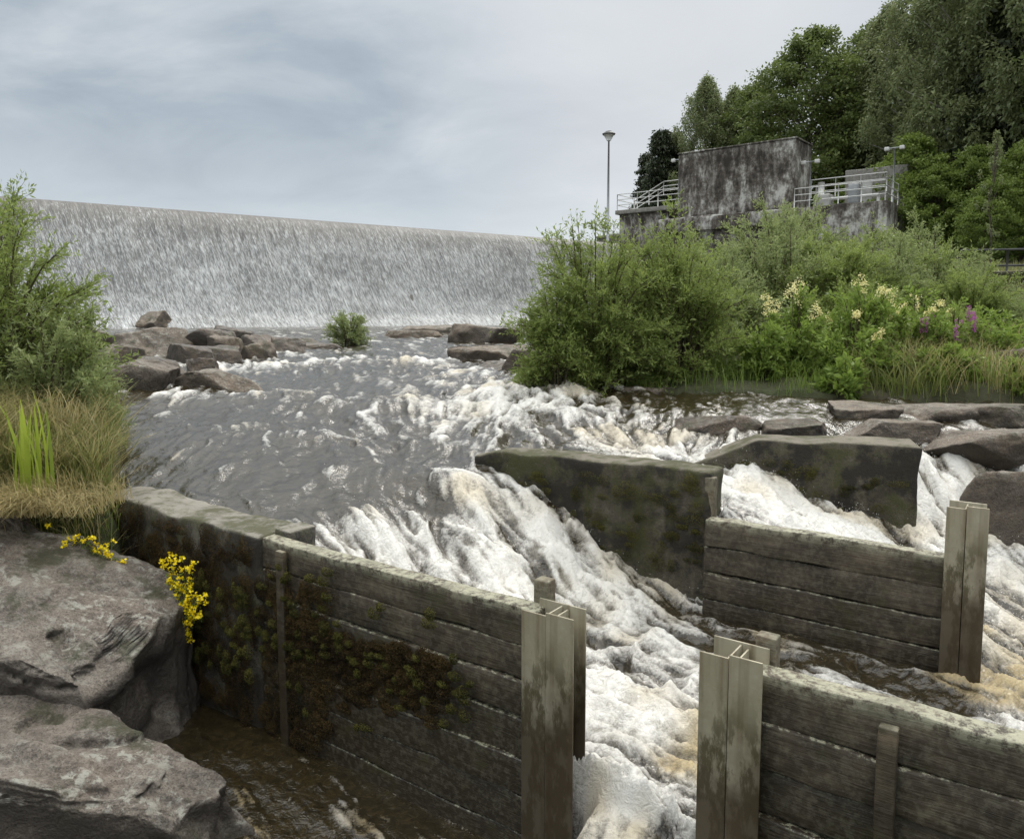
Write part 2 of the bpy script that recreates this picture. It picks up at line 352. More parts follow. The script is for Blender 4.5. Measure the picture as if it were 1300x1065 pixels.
for t_,z_ in ((.15,-1.60),(.7,-1.70),(1.2,-1.82)):
    q_=A2[:2]+d2*t_+nup2*.25; CP.append((q_[0],q_[1],z_,.6,'U'))
for t_,z_ in ((-.3,-1.42),(-.9,-1.36),(-1.4,-1.31)):
    q_=A2[:2]+d2*t_+nup2*.45; CP.append((q_[0],q_[1],z_,.6,'U'))
CP=[tuple(c) for c in CP]+[(a,b,c,d,'B') for a,b,c,d in [(-20,30,-.74,.2),(-12,40,-.7,.3),(0,50,-.7,.3),(-45,20,-.8,.3),(20,20,-.9,0),(20,10,-1.1,0),(10,7,-2,.5),(12,3,-2.3,.5),(-8,5,-1.5,0),(-8,10,-1.1,0),(40,60,-.7,0),(-45,40,-.7,.3),(0,2,-2.3,.5)]]
def uvw(x,y): return np.stack([x/y,np.log(y)],1)
def kern(A,B):
    d2_=((A[:,None]-B[None])**2).sum(-1); return .5*d2_*np.log(d2_+1e-9)
class TPS:
    def __init__(s,pts):
        a=np.array([p[:4] for p in pts],float); s.Pc=uvw(a[:,0],a[:,1]); K=kern(s.Pc,s.Pc)+np.eye(len(a))*8e-4; Q=np.c_[np.ones(len(a)),s.Pc]
        s.sol=np.linalg.solve(np.block([[K,Q],[Q.T,np.zeros((3,3))]]),np.r_[a[:,2:],np.zeros((3,2))])
    def __call__(s,P):
        out=np.empty((len(P),2))
        for i in range(0,len(P),40000):
            p=P[i:i+40000]; out[i:i+40000]=kern(p,s.Pc)@s.sol[:-3]+np.c_[np.ones(len(p)),p]@s.sol[-3:]
        return out
TU=TPS([c for c in CP if c[4]!='L']); TL=TPS([c for c in CP if c[4]!='U'])
NU,NV=1120,900
us=np.linspace(-1.12,1.15,NU); vs=np.linspace(math.log(2.5),math.log(70),NV)
U,Vv=np.meshgrid(us,vs); yy=np.exp(Vv); xx=U*yy
x=xx.ravel(); y=yy.ravel()
P_=uvw(x,y); oU=TU(P_); oL=TL(P_)
s2=(x-A2[0])*nup2[0]+(y-A2[1])*nup2[1]; t2_=(x-A2[0])*d2[0]+(y-A2[1])*d2[1]
cen=np.where(t2_<wl[1][0],np.interp(t2_,[wl[0][0],wl[1][0]],[wl[0][1]+.15,wl[1][1]+.15]),.06)
soft=.5*ss(wl[0][0]+.1,wl[0][0]-.5,t2_)+.5*ss(L2_+.2,L2_+.7,t2_)
bl_=ss(-.03-soft,.03+soft,s2-cen)[:,None]
o=oL*(1-bl_)+oU*bl_
zb=np.minimum(o[:,0],-.68); fw=np.clip(o[:,1],0,1)
def bump_at(px,py,z,amp,ra,rb,angd):
    p=G(px,py,z); ca,sa=math.cos(math.radians(angd)),math.sin(math.radians(angd)); a=((x-p[0])*ca+(y-p[1])*sa)/ra; b=(-(x-p[0])*sa+(y-p[1])*ca)/rb
    return amp*np.exp(-a*a-b*b)
s1=(x-A1[0])*nup[0]+(y-A1[1])*nup[1]; tt=(x-A1[0])*d1[0]+(y-A1[1])*d1[1]
zb=zb+(bump_at(560,612,-1.45,.07,.6,.16,-20)+bump_at(470,672,-1.66,.06,.35,.12,-20)+bump_at(590,690,-1.8,.08,.5,.14,-20)+bump_at(690,720,-2.0,.08,.4,.13,-25)+bump_at(780,770,-2.2,.06,.4,.12,-25)+bump_at(650,500,-1.0,.09,.6,.2,10)+bump_at(700,530,-1.15,.07,.5,.2,0)-bump_at(540,648,-1.6,.06,.5,.12,-20))*(1-bl_[:,0]*ss(-1.5,-.5,t2_))
for (px,py,z,am,ra,rb,an) in [(330,505,-1.08,.05,1.2,.25,8),(470,515,-1.12,.05,.9,.22,-5),(300,470,-.95,.06,1.8,.4,5),(520,462,-.92,.06,1.6,.4,-4),(230,545,-1.22,.035,.7,.15,10),(420,560,-1.28,.035,.8,.16,-8)]:
    zb=zb+bump_at(px,py,z,am,ra,rb,an); fw=fw+bump_at(px,py,z,.26,ra,rb*.8,an)
fw=np.clip(fw,0,1)
spread=np.clip(-s1,0,3)*.25
gap=ss(tP1b-.12-spread,tP1b+.06-spread*.2,tt)*(1-ss(tP2a-.06+spread*.2,tP2a+.12+spread,tt))
low=-2.85+gap*(.42-.42*ss(0,.5,-s1))
up=ss(.02,.10,s1)
zb=low*(1-up)+np.maximum(zb,-2.4)*up
fw=(.14+.6*gap)*(1-up)+fw*up
db=np.maximum(Lb(y)-x,x-Rb(y)); zb=zb-.5*ss(.25,.9,db)
sd=(x+25.4)*.594-(y-40)*.804
fw=np.where((sd<8)&(y>20),np.maximum(fw,.5-.09*np.clip(sd-4,0,6)),fw)
Z=zb.reshape(NV,NU)
dzu=np.gradient(Z,us,axis=1); dzv=np.gradient(Z,vs,axis=0)
gxx=dzu/yy; gyy=dzv/yy-U/yy*dzu
bx=np.interp(yy,[2,5,8,12,50],[.03,.05,.03,.02,.04]); by=np.interp(yy,[2,5,8,12,50],[-.06,-.05,-.07,-.08,-.1])
ch=(ss(-1.42,-1.65,zb)*ss(0,.2,s1)*(1-bl_[:,0])).reshape(NV,NU)
fx=-gxx*(1-.65*ch)+bx+ch*.50; fy=-gyy*(1-.65*ch)+by-ch*.42; fl=np.hypot(fx,fy)+1e-6; slope=np.hypot(gxx,gyy); fx/=fl; fy/=fl
def look(A,px_,py_):
    u=np.clip(((px_/py_)-us[0])/(us[1]-us[0]),0,NU-1).astype(int); v=np.clip((np.log(np.maximum(py_,2.5))-vs[0])/(vs[1]-vs[0]),0,NV-1).astype(int)
    return A[v,u]
jx=.05*n2(x*6,y*6,70)+.015*n2(x*17,y*17,71); jy=.05*n2(x*6,y*6,72)+.015*n2(x*17,y*17,73)
def lic(freq,step,K_,seed,jit=1.0):
    x0=x+jx*jit; y0=y+jy*jit
    acc=n2(x0*freq,y0*freq,seed).copy()
    for sg in (1,-1):
        px_=x0.copy();py_=y0.copy()
        for k in range(K_):
            a=look(fx,px_,py_);b=look(fy,px_,py_)
            px_=px_+sg*step*a; py_=py_+sg*step*b
            acc+=n2(px_*freq,py_*freq,seed)
    return acc/math.sqrt(2*K_+1)*1.5
near=1-ss(14,26,y); mid=1-ss(30,50,y); far=ss(9,16,y)
L1=lic(14,.04,5,1,.6)*near; L2=lic(6.5,.09,4,2); L3=lic(30,.02,5,5,.4)*(1-ss(7,12,y)); L4=lic(2.6,.2,3,3)
wx=x+.12*n2(x*2.3,y*2.3,8)+.05*n2(x*7,y*7,18); wy=y+.12*n2(x*2.3,y*2.3,9)+.05*n2(x*7,y*7,19)
rid=1-np.abs(n2(wx*2.1,wy*2.1,10))*2; rid2=1-np.abs(n2(wx*5.2,wy*5.2,12))*2; rid3=(1-np.abs(n2(wx*12,wy*12,13))*2)*near; rid4=(1-np.abs(n2(wx*26,wy*26,14))*2)*(1-ss(9,15,y))
turb=np.clip((fw-.08)*1.3,0,1)
h=turb*(.036*rid+.028*rid2+.012*rid3+.005*rid4+.016*L2+.013*L1+.004*L3+.008*L4)+.008*L2+.0045*L1+.0025*L3+(.018*n2(x*1.3,y*1.3,20)+.018*n2(wx*3.1,wy*3.1,21)+.010*n2(wx*8,wy*8,22)*near)*mid
h+=turb*(.005*n2(x*30,y*30,31)+.004*n2(x*55,y*55,32))*(1-ss(8,13,y))
h=h*(1-.55*(1-up))
zf=zb+h
sl=slope.ravel()
foam=fw*1.02-.29+.20*L1+.18*L2+.17*L3+.08*L4+.17*rid2*np.clip(turb+.12,0,1)+.14*rid*turb+.09*rid3*turb+.05*rid4*turb+.12*ss(.25,.8,sl)*turb+.10*far*n2(x*1.1,y*.8,60)
foam=np.clip(foam,-.3,1.15)
crest=np.clip(.44+.15*rid2+.11*rid3+.07*rid4+.10*rid+.19*L1+.18*L3,0,1)
tan=np.clip(ss(-.1,.9,n2(x*1.8,y*1.8,40)+.5*n2(x*5,y*5,41))*.95*ss(6.4,5.0,y)*ss(-2.0,-2.1,zb)+.5*ss(0,1,n2(x*2.5,y*2.5,44))+.14,0,1)
w=mk('river_water',np.stack([x,y,zf],1),grid(NU,NV),M_water,smooth=True,attrs={'foam':foam,'tan':tan,'crest':crest}); w['kind']='structure'
rg=np.random.default_rng(91)
wt=np.clip(foam-.5,0,1)*(y<11)*(sl>.15)*(sl<3)*(s1>.2)*(yy.ravel()**2); wt/=wt.sum(); NS=6000; ids=rg.choice(len(x),NS,p=wt)
P=np.c_[x[ids],y[ids],zf[ids]]+rg.normal(size=(NS,3))*.02; P[:,2]+=np.abs(rg.normal(size=NS))*.055
R_=rg.uniform(.0012,.0038,NS)[:,None,None]; oc=np.array([[1,0,0],[-1,0,0],[0,1,0],[0,-1,0],[0,0,1],[0,0,-1.]]); of=np.array([[0,2,4],[2,1,4],[1,3,4],[3,0,4],[2,0,5],[1,2,5],[3,1,5],[0,3,5]])
sv=(P[:,None]+oc[None]*R_).reshape(-1,3); sf=(np.arange(NS)[:,None,None]*6+of[None]).reshape(-1,3)
sp_=mk('water_spray',sv,sf,M_spray,smooth=True); sp_['kind']='stuff'; sp_['label']='fine white spray above the broken rapids'; sp_['category']='water'
# ---------------------------------------------------------------- dam
dd=np.array([.804,.594]); dn=np.array([.594,-.804]); P0=np.array([-25.4,40.])
prof=np.array([(-2.5,5.7),(-1.2,5.95),(-.5,6.02),(0,6.0),(.35,5.88),(.7,5.55),(1.1,4.95),(1.7,3.85),(2.4,2.45),(3.1,1.1),(3.8,0.0),(4.6,-.75),(5.2,-1.3)])
pl=np.r_[0,np.cumsum(np.hypot(*np.diff(prof,axis=0).T))]; q=np.linspace(0,pl[-1],110)
po=np.interp(q,pl,prof[:,0]); pz=np.interp(q,pl,prof[:,1])
for _ in range(3): po[1:-1]=(po[:-2]+po[1:-1]*2+po[2:])/4; pz[1:-1]=(pz[:-2]+pz[1:-1]*2+pz[2:])/4
ns=1400; S=np.linspace(-32,44,ns)
SS,QQ=np.meshgrid(S,q); OO=np.repeat(po[:,None],ns,1); ZZ=np.repeat(pz[:,None],ns,1)
dist=np.clip(QQ-2.3,0,99)
bmp=(.04*n2(SS.ravel()*3,QQ.ravel()*.6,50)+.035*n2(SS.ravel()*7,QQ.ravel()*1.4,51)).reshape(SS.shape)*ss(0,3,dist)
OO=OO+bmp*.8; ZZ=ZZ+bmp*.4
DX=P0[0]+dd[0]*SS+dn[0]*OO; DY=P0[1]+dd[1]*SS+dn[1]*OO
fwt=mk('falling_water',np.stack([DX.ravel(),DY.ravel(),ZZ.ravel()],1),grid(ns,110)[:,::-1],M_curt,smooth=True,uv=np.stack([SS.ravel(),dist.ravel()],1)); fwt['kind']='structure'
dam=empty('overflow_dam',(P0[0],P0[1],-1)); tag(dam,'long concrete overflow dam beneath a thin sheet of water','dam')
pr=[(-3.5,-2.5),(-3.5,5.5),(-2.5,5.6),(-.5,5.88),(0,5.85),(.6,5.45),(1.6,3.8),(3.7,-.1),(4.6,-2.5)]
n=len(pr); V=[]
for s in (-32.3,44.3):
    for o_,z_ in pr:
        p=dd*s+dn*o_; V.append((p[0],p[1],z_+1))
F=[(i,(i+1)%n,(i+1)%n+n,i+n) for i in range(n)]
mk('concrete_body',V,F,M_concp,parent=dam)
ab=empty('abutment_pier',(*(P0+dd*44.8),4)); tag(ab,'dark concrete pier closing the end of the dam','pier')
ab.rotation_euler[2]=math.atan2(.594,.804)
mk('pier_body',*rbox(0,2.5,-6,5,-5,2.9,.05,.5,.03,1),M_concp,parent=ab); mk('pier_cap',*rbox(-.1,2.6,-6.1,5.1,2.9,3.1,.04,.5),M_bldl,parent=ab)
# ---------------------------------------------------------------- rocks
def ico(n):
    import bmesh
    bm=bmesh.new(); bmesh.ops.create_icosphere(bm,subdivisions=n,radius=1)
    V=np.array([v.co[:] for v in bm.verts]); F=np.array([[v.index for v in f.verts] for f in bm.faces]); bm.free(); return V,F
ICO={k:ico(k) for k in (5,7)}
def rock(c,r,seed,mat,label,rz=0,lev=5,cuts=7,name='boulder',flat=.0,grp=None,rough=1,tilt=0,pw=.8):
    V,F=ICO[lev]; rg=np.random.default_rng(seed)
    V=np.sign(V)*np.abs(V)**pw; V=V/ (np.abs(V).max())
    for k in range(cuts):
        n_=unit(rg.normal(size=3)*[1,1,.8]); dct=rg.uniform(.5,.8)
        if k==0: n_=unit(np.array([.1*rg.normal()+tilt,.1*rg.normal()-.12*(tilt>0),1])); dct=.72-flat
        e=V@n_-dct; V=V-np.where(e>0,e*.94,0)[:,None]*n_
    V=V*(1+.07*fbm3(V*1.6+seed*3.1,4,seed))[:,None]+rough*.024*np.stack([fbm3(V*5+seed,5,seed+5),fbm3(V*5,5,seed+6),fbm3(V*5,5,seed+7)],1)
    if lev==7:
        cr=n3(V*np.array([1.2,1.2,2.4])+seed*.7,seed+50)+.25*n3(V*4,seed+51); k_=np.exp(-(cr/.03)**2); V=V-unit(V)*(k_*.04)[:,None]
        st_=n3(V*np.array([.9,1.6,3.2])+seed,seed+60); V=V*(1+.03*np.sign(st_)*ss(0,.06,np.abs(st_)))[:,None]
        V=V+.010*np.stack([fbm3(V*12,5,seed+71),fbm3(V*12,5,seed+72),fbm3(V*12,5,seed+73)],1)
    V=V*np.array(r)
    o_=mk(name,V,F,mat,smooth=True); o_.location=tuple(c); o_.rotation_euler=(0,0,rz)
    tag(o_,label,'rock',grp); return o_
def prock(x0,x1,yt,yb,z,seed,mat,label,depth=.8,lev=5,flat=0):
    cx=(x0+x1)/2; p=G(cx,yb,z); s_=p[1]/F_; wd=(x1-x0)*s_/2
    dp=wd*depth; ht=(yb-yt)*s_
    hh=max(.05 if flat else .12,ht-2*dp*(-z)/p[1]*.9)
    rock((p[0],p[1]+dp*.9,z-.1),(wd*1.12,dp,(hh+.1)/(.80 if not flat else .70)*.85),seed,mat,label,rz=rng.uniform(-.2,.2),lev=lev,flat=flat*.7)
R=[(145,220,388,420,-.8,'rounded grey boulder behind other rocks'),(124,228,406,452,-.86,'large grey-brown boulder at the water edge'),(218,286,404,450,-.85,'angular dark boulder beside the river'),
(294,354,410,446,-.84,'dark grey boulder with a sloping top'),(262,318,408,442,-.82,'small dark boulder wedged between larger ones'),(115,210,440,488,-.95,'brown boulder washed by the river'),
(190,335,454,490,-.98,'low flat brown rock shelf in the water'),(348,425,430,443,-.82,'low flat dark rock in the river'),(20,130,400,450,-.85,'grey boulder beneath a willow bush'),(60,140,432,484,-.95,'dark wet boulder beneath a bush'),
(198,268,430,466,-.90,'dark brown boulder in the rock cluster'),(155,235,444,480,-.94,'dark grey boulder leaning on its neighbour'),(330,384,422,446,-.84,'small dark boulder at the end of the cluster'),(240,305,434,462,-.89,'low dark boulder washed by foam'),(176,250,414,448,-.87,'dark boulder between larger grey ones'),
(250,300,418,452,-.86,'rounded brown boulder tight between its neighbours'),(100,170,424,468,-.90,'rounded grey boulder beside the willow'),(286,340,428,454,-.87,'small rounded brown boulder at the water'),(225,270,448,472,-.92,'small dark wet boulder'),(365,410,424,440,-.81,'little grey boulder ending the rock band'),
(508,610,406,426,-.74,'long low flat rock at the foot of the dam'),(575,662,404,434,-.76,'smooth brown flat rock slab'),(560,690,430,458,-.86,'smooth reddish-brown flat rock slab beside a bush'),(600,700,450,470,-.90,'long wet flat ledge running under the bush'),(490,560,414,428,-.74,'small flat rock at the dam foot'),
(640,720,430,470,-.88,'dark rock beneath a willow bush'),(925,1005,420,470,-.86,'blocky pale rock between bushes'),(975,1068,480,500,-.98,'low flat brown rock on the bank'),
(1082,1205,518,548,-1.13,'flat grey rock slab beside the cascade'),(1190,1345,530,560,-1.16,'long flat grey rock slab'),(1255,1400,572,650,-1.62,'big brown boulder beside a small waterfall'),
(788,870,488,502,-1.02,'low brown rock in the rapids'),(870,975,516,536,-1.08,'low flat wet brown rock in shallow water'),(985,1075,524,545,-1.10,'flat wet brown slab behind the concrete wall'),(1270,1340,430,470,-.7,'grey boulder on the grassy bank'),(1060,1160,502,522,-1.02,'flat brown rock below grassy bank'),(1150,1270,502,524,-1.04,'flat brown ledge below grassy bank'),(1250,1360,500,524,-1.02,'flat brown ledge under overhanging grass')]
for i,(a,b,c_,d_,z,l) in enumerate(R):
    if len(l.split())<4: l=l+' beside the river'
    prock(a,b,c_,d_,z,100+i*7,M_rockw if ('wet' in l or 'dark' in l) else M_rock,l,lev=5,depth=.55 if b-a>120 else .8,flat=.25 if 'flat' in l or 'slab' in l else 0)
rock((-3.98,4.98,-2.52),(1.66,.92,1.2),5,M_rockl,'low granite bedrock outcrop with lichen and fractured face',rz=-.12,lev=7,cuts=5,tilt=.30,pw=.5)
rock((-3.30,4.30,-3.02),(1.90,.80,1.25),16,M_rockl,'low broad granite ledge beside dark pool water',rz=-.05,lev=7,cuts=5,tilt=.10,pw=.45)
rock((-4.9,4.3,-2.5),(1.1,.8,1.1),26,M_rockl,'granite boulder at the edge of the bank',rz=.35,lev=5)
# ---------------------------------------------------------------- leaf things
def leafV(P,A,L,W,rg):
    s_=unit(np.cross(A,rg.normal(size=P.shape))); nn=np.cross(A,s_)
    m_=P+A*(L*.45)[:,None]
    V=np.stack([P,m_+s_*W[:,None],P+A*L[:,None]-nn*(L*.12)[:,None],m_-s_*W[:,None]],1).reshape(-1,3)
    return V,np.arange(len(V)).reshape(-1,4)
def bush_parts(rx,ry,H,seed,nst=60,ntw=22,nlf=14,ll=.055,lw=.008,base=.25,low=.15,lump=.2):
    rg=np.random.default_rng(seed)
    th=rg.uniform(0,2*math.pi,nst); el=np.arcsin(np.clip(rg.uniform(low,1,nst),0,1)); rad=rg.uniform(.55,1,nst)**.6
    dirv=np.stack([np.cos(th)*np.cos(el),np.sin(th)*np.cos(el),np.sin(el)],1)
    rad=rad*(1+lump*n3(dirv*2.3+seed,seed))
    T=dirv*rad[:,None]*np.array([rx,ry,H]); B0=np.c_[np.cos(th)*base*rx*rg.uniform(0,1,nst),np.sin(th)*base*ry*rg.uniform(0,1,nst),np.full(nst,-.1)]
    Cc=B0*.5+T*.35; Cc[:,2]=T[:,2]*.72+.1*H
    stems=[];
    ts=np.linspace(0,1,7)
    for k in range(nst):
        c=((1-ts)**2)[:,None]*B0[k]+(2*ts*(1-ts))[:,None]*Cc[k]+(ts**2)[:,None]*T[k]
        stems.append(polytube(c,np.linspace(.016,.003,7)*max(1,H/2),5))
    t=rg.uniform(.22,1,(nst,ntw)); t=t**.8; t=t[...,None]
    Ps=(1-t)**2*B0[:,None]+2*t*(1-t)*Cc[:,None]+t**2*T[:,None]
    tg=unit(2*(1-t)*(Cc-B0)[:,None]+2*t*(T-Cc)[:,None])
    td=unit(tg*.7+rg.normal(size=Ps.shape)*.55+unit(Ps*[1,1,0]+1e-6)*.35+np.array([0,0,.25]))
    tl=rg.uniform(.12,.34,(nst,ntw,1))*(H/2.2)**.5
    E=Ps+td*tl
    Ps_=Ps.reshape(-1,3);E_=E.reshape(-1,3)
    sd=unit(np.cross(E_-Ps_,rg.normal(size=E_.shape)))*.0022*max(1,H/2)
    tv=np.stack([Ps_-sd,Ps_+sd,E_+sd*.4,E_-sd*.4],1).reshape(-1,3); tf=np.arange(len(tv)).reshape(-1,4)
    stems.append((tv,tf))
    q=rg.uniform(.1,1.05,(len(Ps_),nlf,1)); LP=Ps_[:,None]+(E_-Ps_)[:,None]*q+rg.normal(size=(len(Ps_),nlf,3))*.01
    LA=unit(unit(E_-Ps_)[:,None]*.8+rg.normal(size=LP.shape)*.55)
    cl=rg.uniform(0,1,(len(Ps_),1))
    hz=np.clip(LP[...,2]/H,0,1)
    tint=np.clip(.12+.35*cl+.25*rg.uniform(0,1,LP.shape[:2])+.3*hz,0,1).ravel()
    LP=LP.reshape(-1,3);LA=LA.reshape(-1,3); m_=len(LP)
    L=rg.uniform(.6,1.25,m_)*ll
    V,F=leafV(LP,LA,L,L*(lw/ll)*rg.uniform(.8,1.2,m_),rg)
    return cat(stems),(V,F),np.repeat(tint,4)
def bush(loc,rx,ry,H,seed,mat,label,name='willow_bush',category='bush',grp=None,**k):
    st,lf,ti=bush_parts(rx,ry,H,seed,**k)
    e=empty(name,loc); tag(e,label,category,grp)
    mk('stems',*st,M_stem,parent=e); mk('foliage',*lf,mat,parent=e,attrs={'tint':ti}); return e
def cp_thing(e,loc,rz,sc,label=None):
    e2=e.copy(); C.objects.link(e2); e2.location=loc; e2.rotation_euler=(0,0,rz); e2.scale=(sc,sc,sc)
    if label: e2['label']=label
    for c_ in list(e.children):
        c2=c_.copy(); C.objects.link(c2); c2.parent=e2
    return e2
gz=lambda a,b: float(ground_z(np.array([a]),np.array([b]))[0])
bush((1.15,10.5,-.98),1.25,1.0,2.38,1,M_willow,'dense green willow bush leaning over the rapids',nst=115,ntw=32,nlf=12,ll=.060,lw=.0088,low=.0,lump=.22)
bush((2.3,10.7,-.95),1.15,1.0,2.36,2,M_willow,'full green willow bush beside the rapids',nst=105,ntw=32,nlf=12,ll=.060,lw=.0088,low=.0,lump=.25)
bush((.62,10.2,-1.0),.66,.6,1.45,32,M_willow,'low willow shoots drooping towards the rapids',nst=54,ntw=26,nlf=12,ll=.060,lw=.0088,low=.0,lump=.25)
bush((-5.35,7.9,-1.15),1.35,1.2,2.75,3,M_willow,'tall willow bush on the grassy bank',nst=105,ntw=28,nlf=12,ll=.062,lw=.0088,low=.1,lump=.25)
bush((-4.55,7.5,-1.25),.85,.8,1.35,4,M_willow2,'low grey-green willow bush over the river edge',nst=66,ntw=26,nlf=12,ll=.06,lw=.008,low=-.1)
bush((-7.6,10.6,-.9),1.6,1.3,2.2,5,M_willow,'willow bush on the bank behind rocks',nst=60,ntw=26,nlf=12,ll=.08,lw=.012,low=.0)
p=G(443,438,-.8); bush((p[0],p[1],-.85),.66,.5,1.0,6,M_willow2,'small sparse willow bush growing among river rocks',nst=40,ntw=18,nlf=9,ll=.075,lw=.011,low=.05)
gb='willow bushes along the bank'
bA=bush((5.0,14.5,gz(5.0,14.5)-.1),1.5,1.3,2.25,7,M_willow2,'grey-green willow bush on the bank','willow_bush','bush',gb,nst=90,ntw=30,nlf=12,ll=.075,lw=.011,low=.0,lump=.28)
bB=bush((7.0,16,gz(7,16)-.1),1.8,1.5,2.1,8,M_willow,'broad green willow bush on the bank','willow_bush','bush',gb,nst=90,ntw=30,nlf=12,ll=.075,lw=.011,low=.0,lump=.28)
for i,(bx_,by_,s_,k) in enumerate([(8.8,16.5,.95,0),(9.6,17.5,.8,1),(6.2,18.5,1.05,0),(3.6,15.5,1.05,1),(9.0,14.8,.58,0),(7.9,13.3,.68,1),(5.6,12.6,.62,1),(3.4,12.8,.85,0),(8,21,1.1,0),(2.6,15.5,1.0,1),(11,22,.8,0),(8.3,12.2,.42,0),(6.9,12.0,.40,1),(5.9,14.0,.9,1),(7.0,14.5,.85,0)]):
    cp_thing([bA,bB][k],(bx_,by_,max(gz(bx_,by_),-.6)-.12),i*1.7,s_)
def herb(loc,rx,ry,H,seed,mat,label,name,fl=None,flm=None,nfl=0,category='plant',**k):
    e=bush(loc,rx,ry,H,seed,mat,label,name,category,**k)
    if nfl:
        rg=np.random.default_rng(seed+900)
        for i in range(nfl):
            a=rg.uniform(0,6.28); r_=rg.uniform(.1,.95)**.6; bp=np.array([math.cos(a)*rx*r_,math.sin(a)*ry*r_,H*(.90-.36*r_*r_)+rg.uniform(-.12,.2)*H])
            mk('flower_stem',*polytube(np.array([bp*[.6,.6,.2],bp*[.9,.9,.7],bp]),np.array([.005,.004,.003]),4),M_stem,parent=e)
            if fl=='cream':
                sz=rg.uniform(.8,1.4)
                m_=170; c=rg.normal(size=(m_,3))*[.035,.035,.045]; sub=rg.normal(size=(6,3))*[.045,.045,.05]; P=bp+(c*.55+sub[rg.integers(0,6,m_)])*sz; L=rg.uniform(.016,.028,m_)
            else:
                m_=150; hh=rg.uniform(0,.20,m_); P=bp+np.c_[rg.normal(size=m_)*.012,rg.normal(size=m_)*.012,hh-.04]; L=rg.uniform(.010,.018,m_)
            mk('blossom',*leafV(P,unit(rg.normal(size=(m_,3))+[0,0,.4]),L,L*.45,rg),flm,parent=e,attrs={'tint':np.repeat(rg.uniform(0,1,m_),4)})
    return e
for i,(hx,hy,r_,H_,nf) in enumerate([(4.0,10.6,.62,1.15,5),(4.7,10.4,.6,1.15,7),(5.4,10.6,.55,1.0,7),(4.4,9.9,.6,.75,2),(3.4,10.3,.5,.8,0),(5.9,11.2,.6,.95,4),(6.9,10.9,.6,.75,0),(7.7,11.2,.55,.7,0),(6.5,10.2,.45,.55,0),(5.5,9.6,.4,.40,0),(6.4,9.35,.45,.42,0),(7.2,9.25,.5,.5,0)]):
    herb((hx,hy,max(gz(hx,hy),-1.05)-.05),r_,r_*.8,H_,40+i,M_herb,'leafy meadowsweet with creamy blossom heads' if nf else 'leafy green herbs on the bank','meadowsweet_plant' if nf else 'herb_plant','cream',M_cream,nf,nst=40,ntw=16,nlf=9,ll=.075,lw=.015,low=-.05)
for i,(hx,hy) in enumerate([(5.95,10.3),(6.35,10.5),(5.7,10.2)]):
    herb((hx,hy,gz(hx,hy)-.05),.3,.28,.80,60+i,M_herb,'purple loosestrife with upright flower spikes','purple_loosestrife','spike',M_purp,4,nst=18,ntw=10,nlf=7,ll=.07,lw=.012,low=.2)
herb((4.05,9.35,-1.0),.26,.22,.5,70,M_herb,'bright green broad-leaved plant at the water edge','broad_leaved_plant',nst=18,ntw=9,nlf=7,ll=.11,lw=.020,low=.2)
def clusterflowers(pts,label,seed):
    rg=np.random.default_rng(seed); base=np.mean(pts,0); e=empty('yellow_flower_plant',tuple(base)); tag(e,label,'flower')
    Vs=[];ti=[];st=[];lf=[]
    for c in pts:
        c=c-base
        st.append(polytube(np.array([[0,0,.1],c*.5+[0,0,.03],c]),np.array([.0025,.002,.0015]),4))
        m_=14; P=c+rg.normal(size=(m_,3))*.009; L=rg.uniform(.014,.024,m_); Vs.append(leafV(P,unit(rg.normal(size=(m_,3))),L,L*.5,rg)); ti.append(rg.uniform(0,1,m_))
        m_=8; P=c*rg.uniform(.3,1,(m_,1))+rg.normal(size=(m_,3))*.015; L=rg.uniform(.02,.035,m_); lf.append(leafV(P,unit(rg.normal(size=(m_,3))),L,L*.16,rg))
    mk('stems',*cat(st),M_stem,parent=e); V,F=cat(lf); mk('leaves',V,F,M_herb,parent=e,attrs={'tint':rg.uniform(0,1,len(V))}); mk('blossom',*cat(Vs),M_yel,parent=e,attrs={'tint':np.repeat(np.concatenate(ti),4)})
rg=np.random.default_rng(3)
pts=[]
for (cx,cy,sx,sy,nn) in [(222,752,15,18,70),(222,787,16,13,80),(238,765,11,15,36),(228,805,11,8,36),(216,714,10,10,10)]:
    for k in range(nn):
        a_,b_=rg.normal(cx,sx*.8),rg.normal(cy,sy*.8)
        u_=(a_-650)/F_; yl=(A1[1]-A1[0]*d1[1]/d1[0])/(1-u_*d1[1]/d1[0])
        pts.append(D(a_,b_,yl-.26+rg.normal()*.03))
clusterflowers(np.array(pts),'clump of bright yellow flowers hanging from the mossy wall',1)
pts=[]
for k in range(40):
    a_,b_=rg.normal(112,28),rg.normal(694,9); pts.append(D(a_,b_,5.55+rg.normal()*.04))
for k in range(10):
    pts.append(D(rg.normal(140,8),rg.normal(712,7),5.5))
clusterflowers(np.array(pts),'low mat of small yellow flowers above the rock',2)
# ---------------------------------------------------------------- grass
def blades(P,H,lean,seed,w=.004,droop=.5,bias=None):
    rg=np.random.default_rng(seed); m_=len(P); a=rg.uniform(0,6.28,m_); d=np.c_[np.cos(a),np.sin(a),np.zeros(m_)]; s_=np.c_[-np.sin(a),np.cos(a),np.zeros(m_)]
    if bias is not None: d=d*.5+np.array(bias)
    ln=lean*rg.uniform(.2,1.4,m_); Vs=[]
    for k,(tz,tl,ww) in enumerate([(0,0,1),(.45,.18,.9),(.8,.55,.6),(1,1,.08)]):
        c=P+np.c_[np.zeros(m_),np.zeros(m_),H*(tz-droop*.3*tl*ln/ (ln.max()+1e-6))]+d*(ln*H*tl)[:,None]
        Vs+= [c-s_*w*ww*H[:,None]*2,c+s_*w*ww*H[:,None]*2]
    V=np.stack(Vs,1).reshape(-1,3); b=np.arange(m_)[:,None]*8
    F=np.concatenate([b+np.array([[0,1,3,2]])+2*k for k in range(3)])
    return V,F
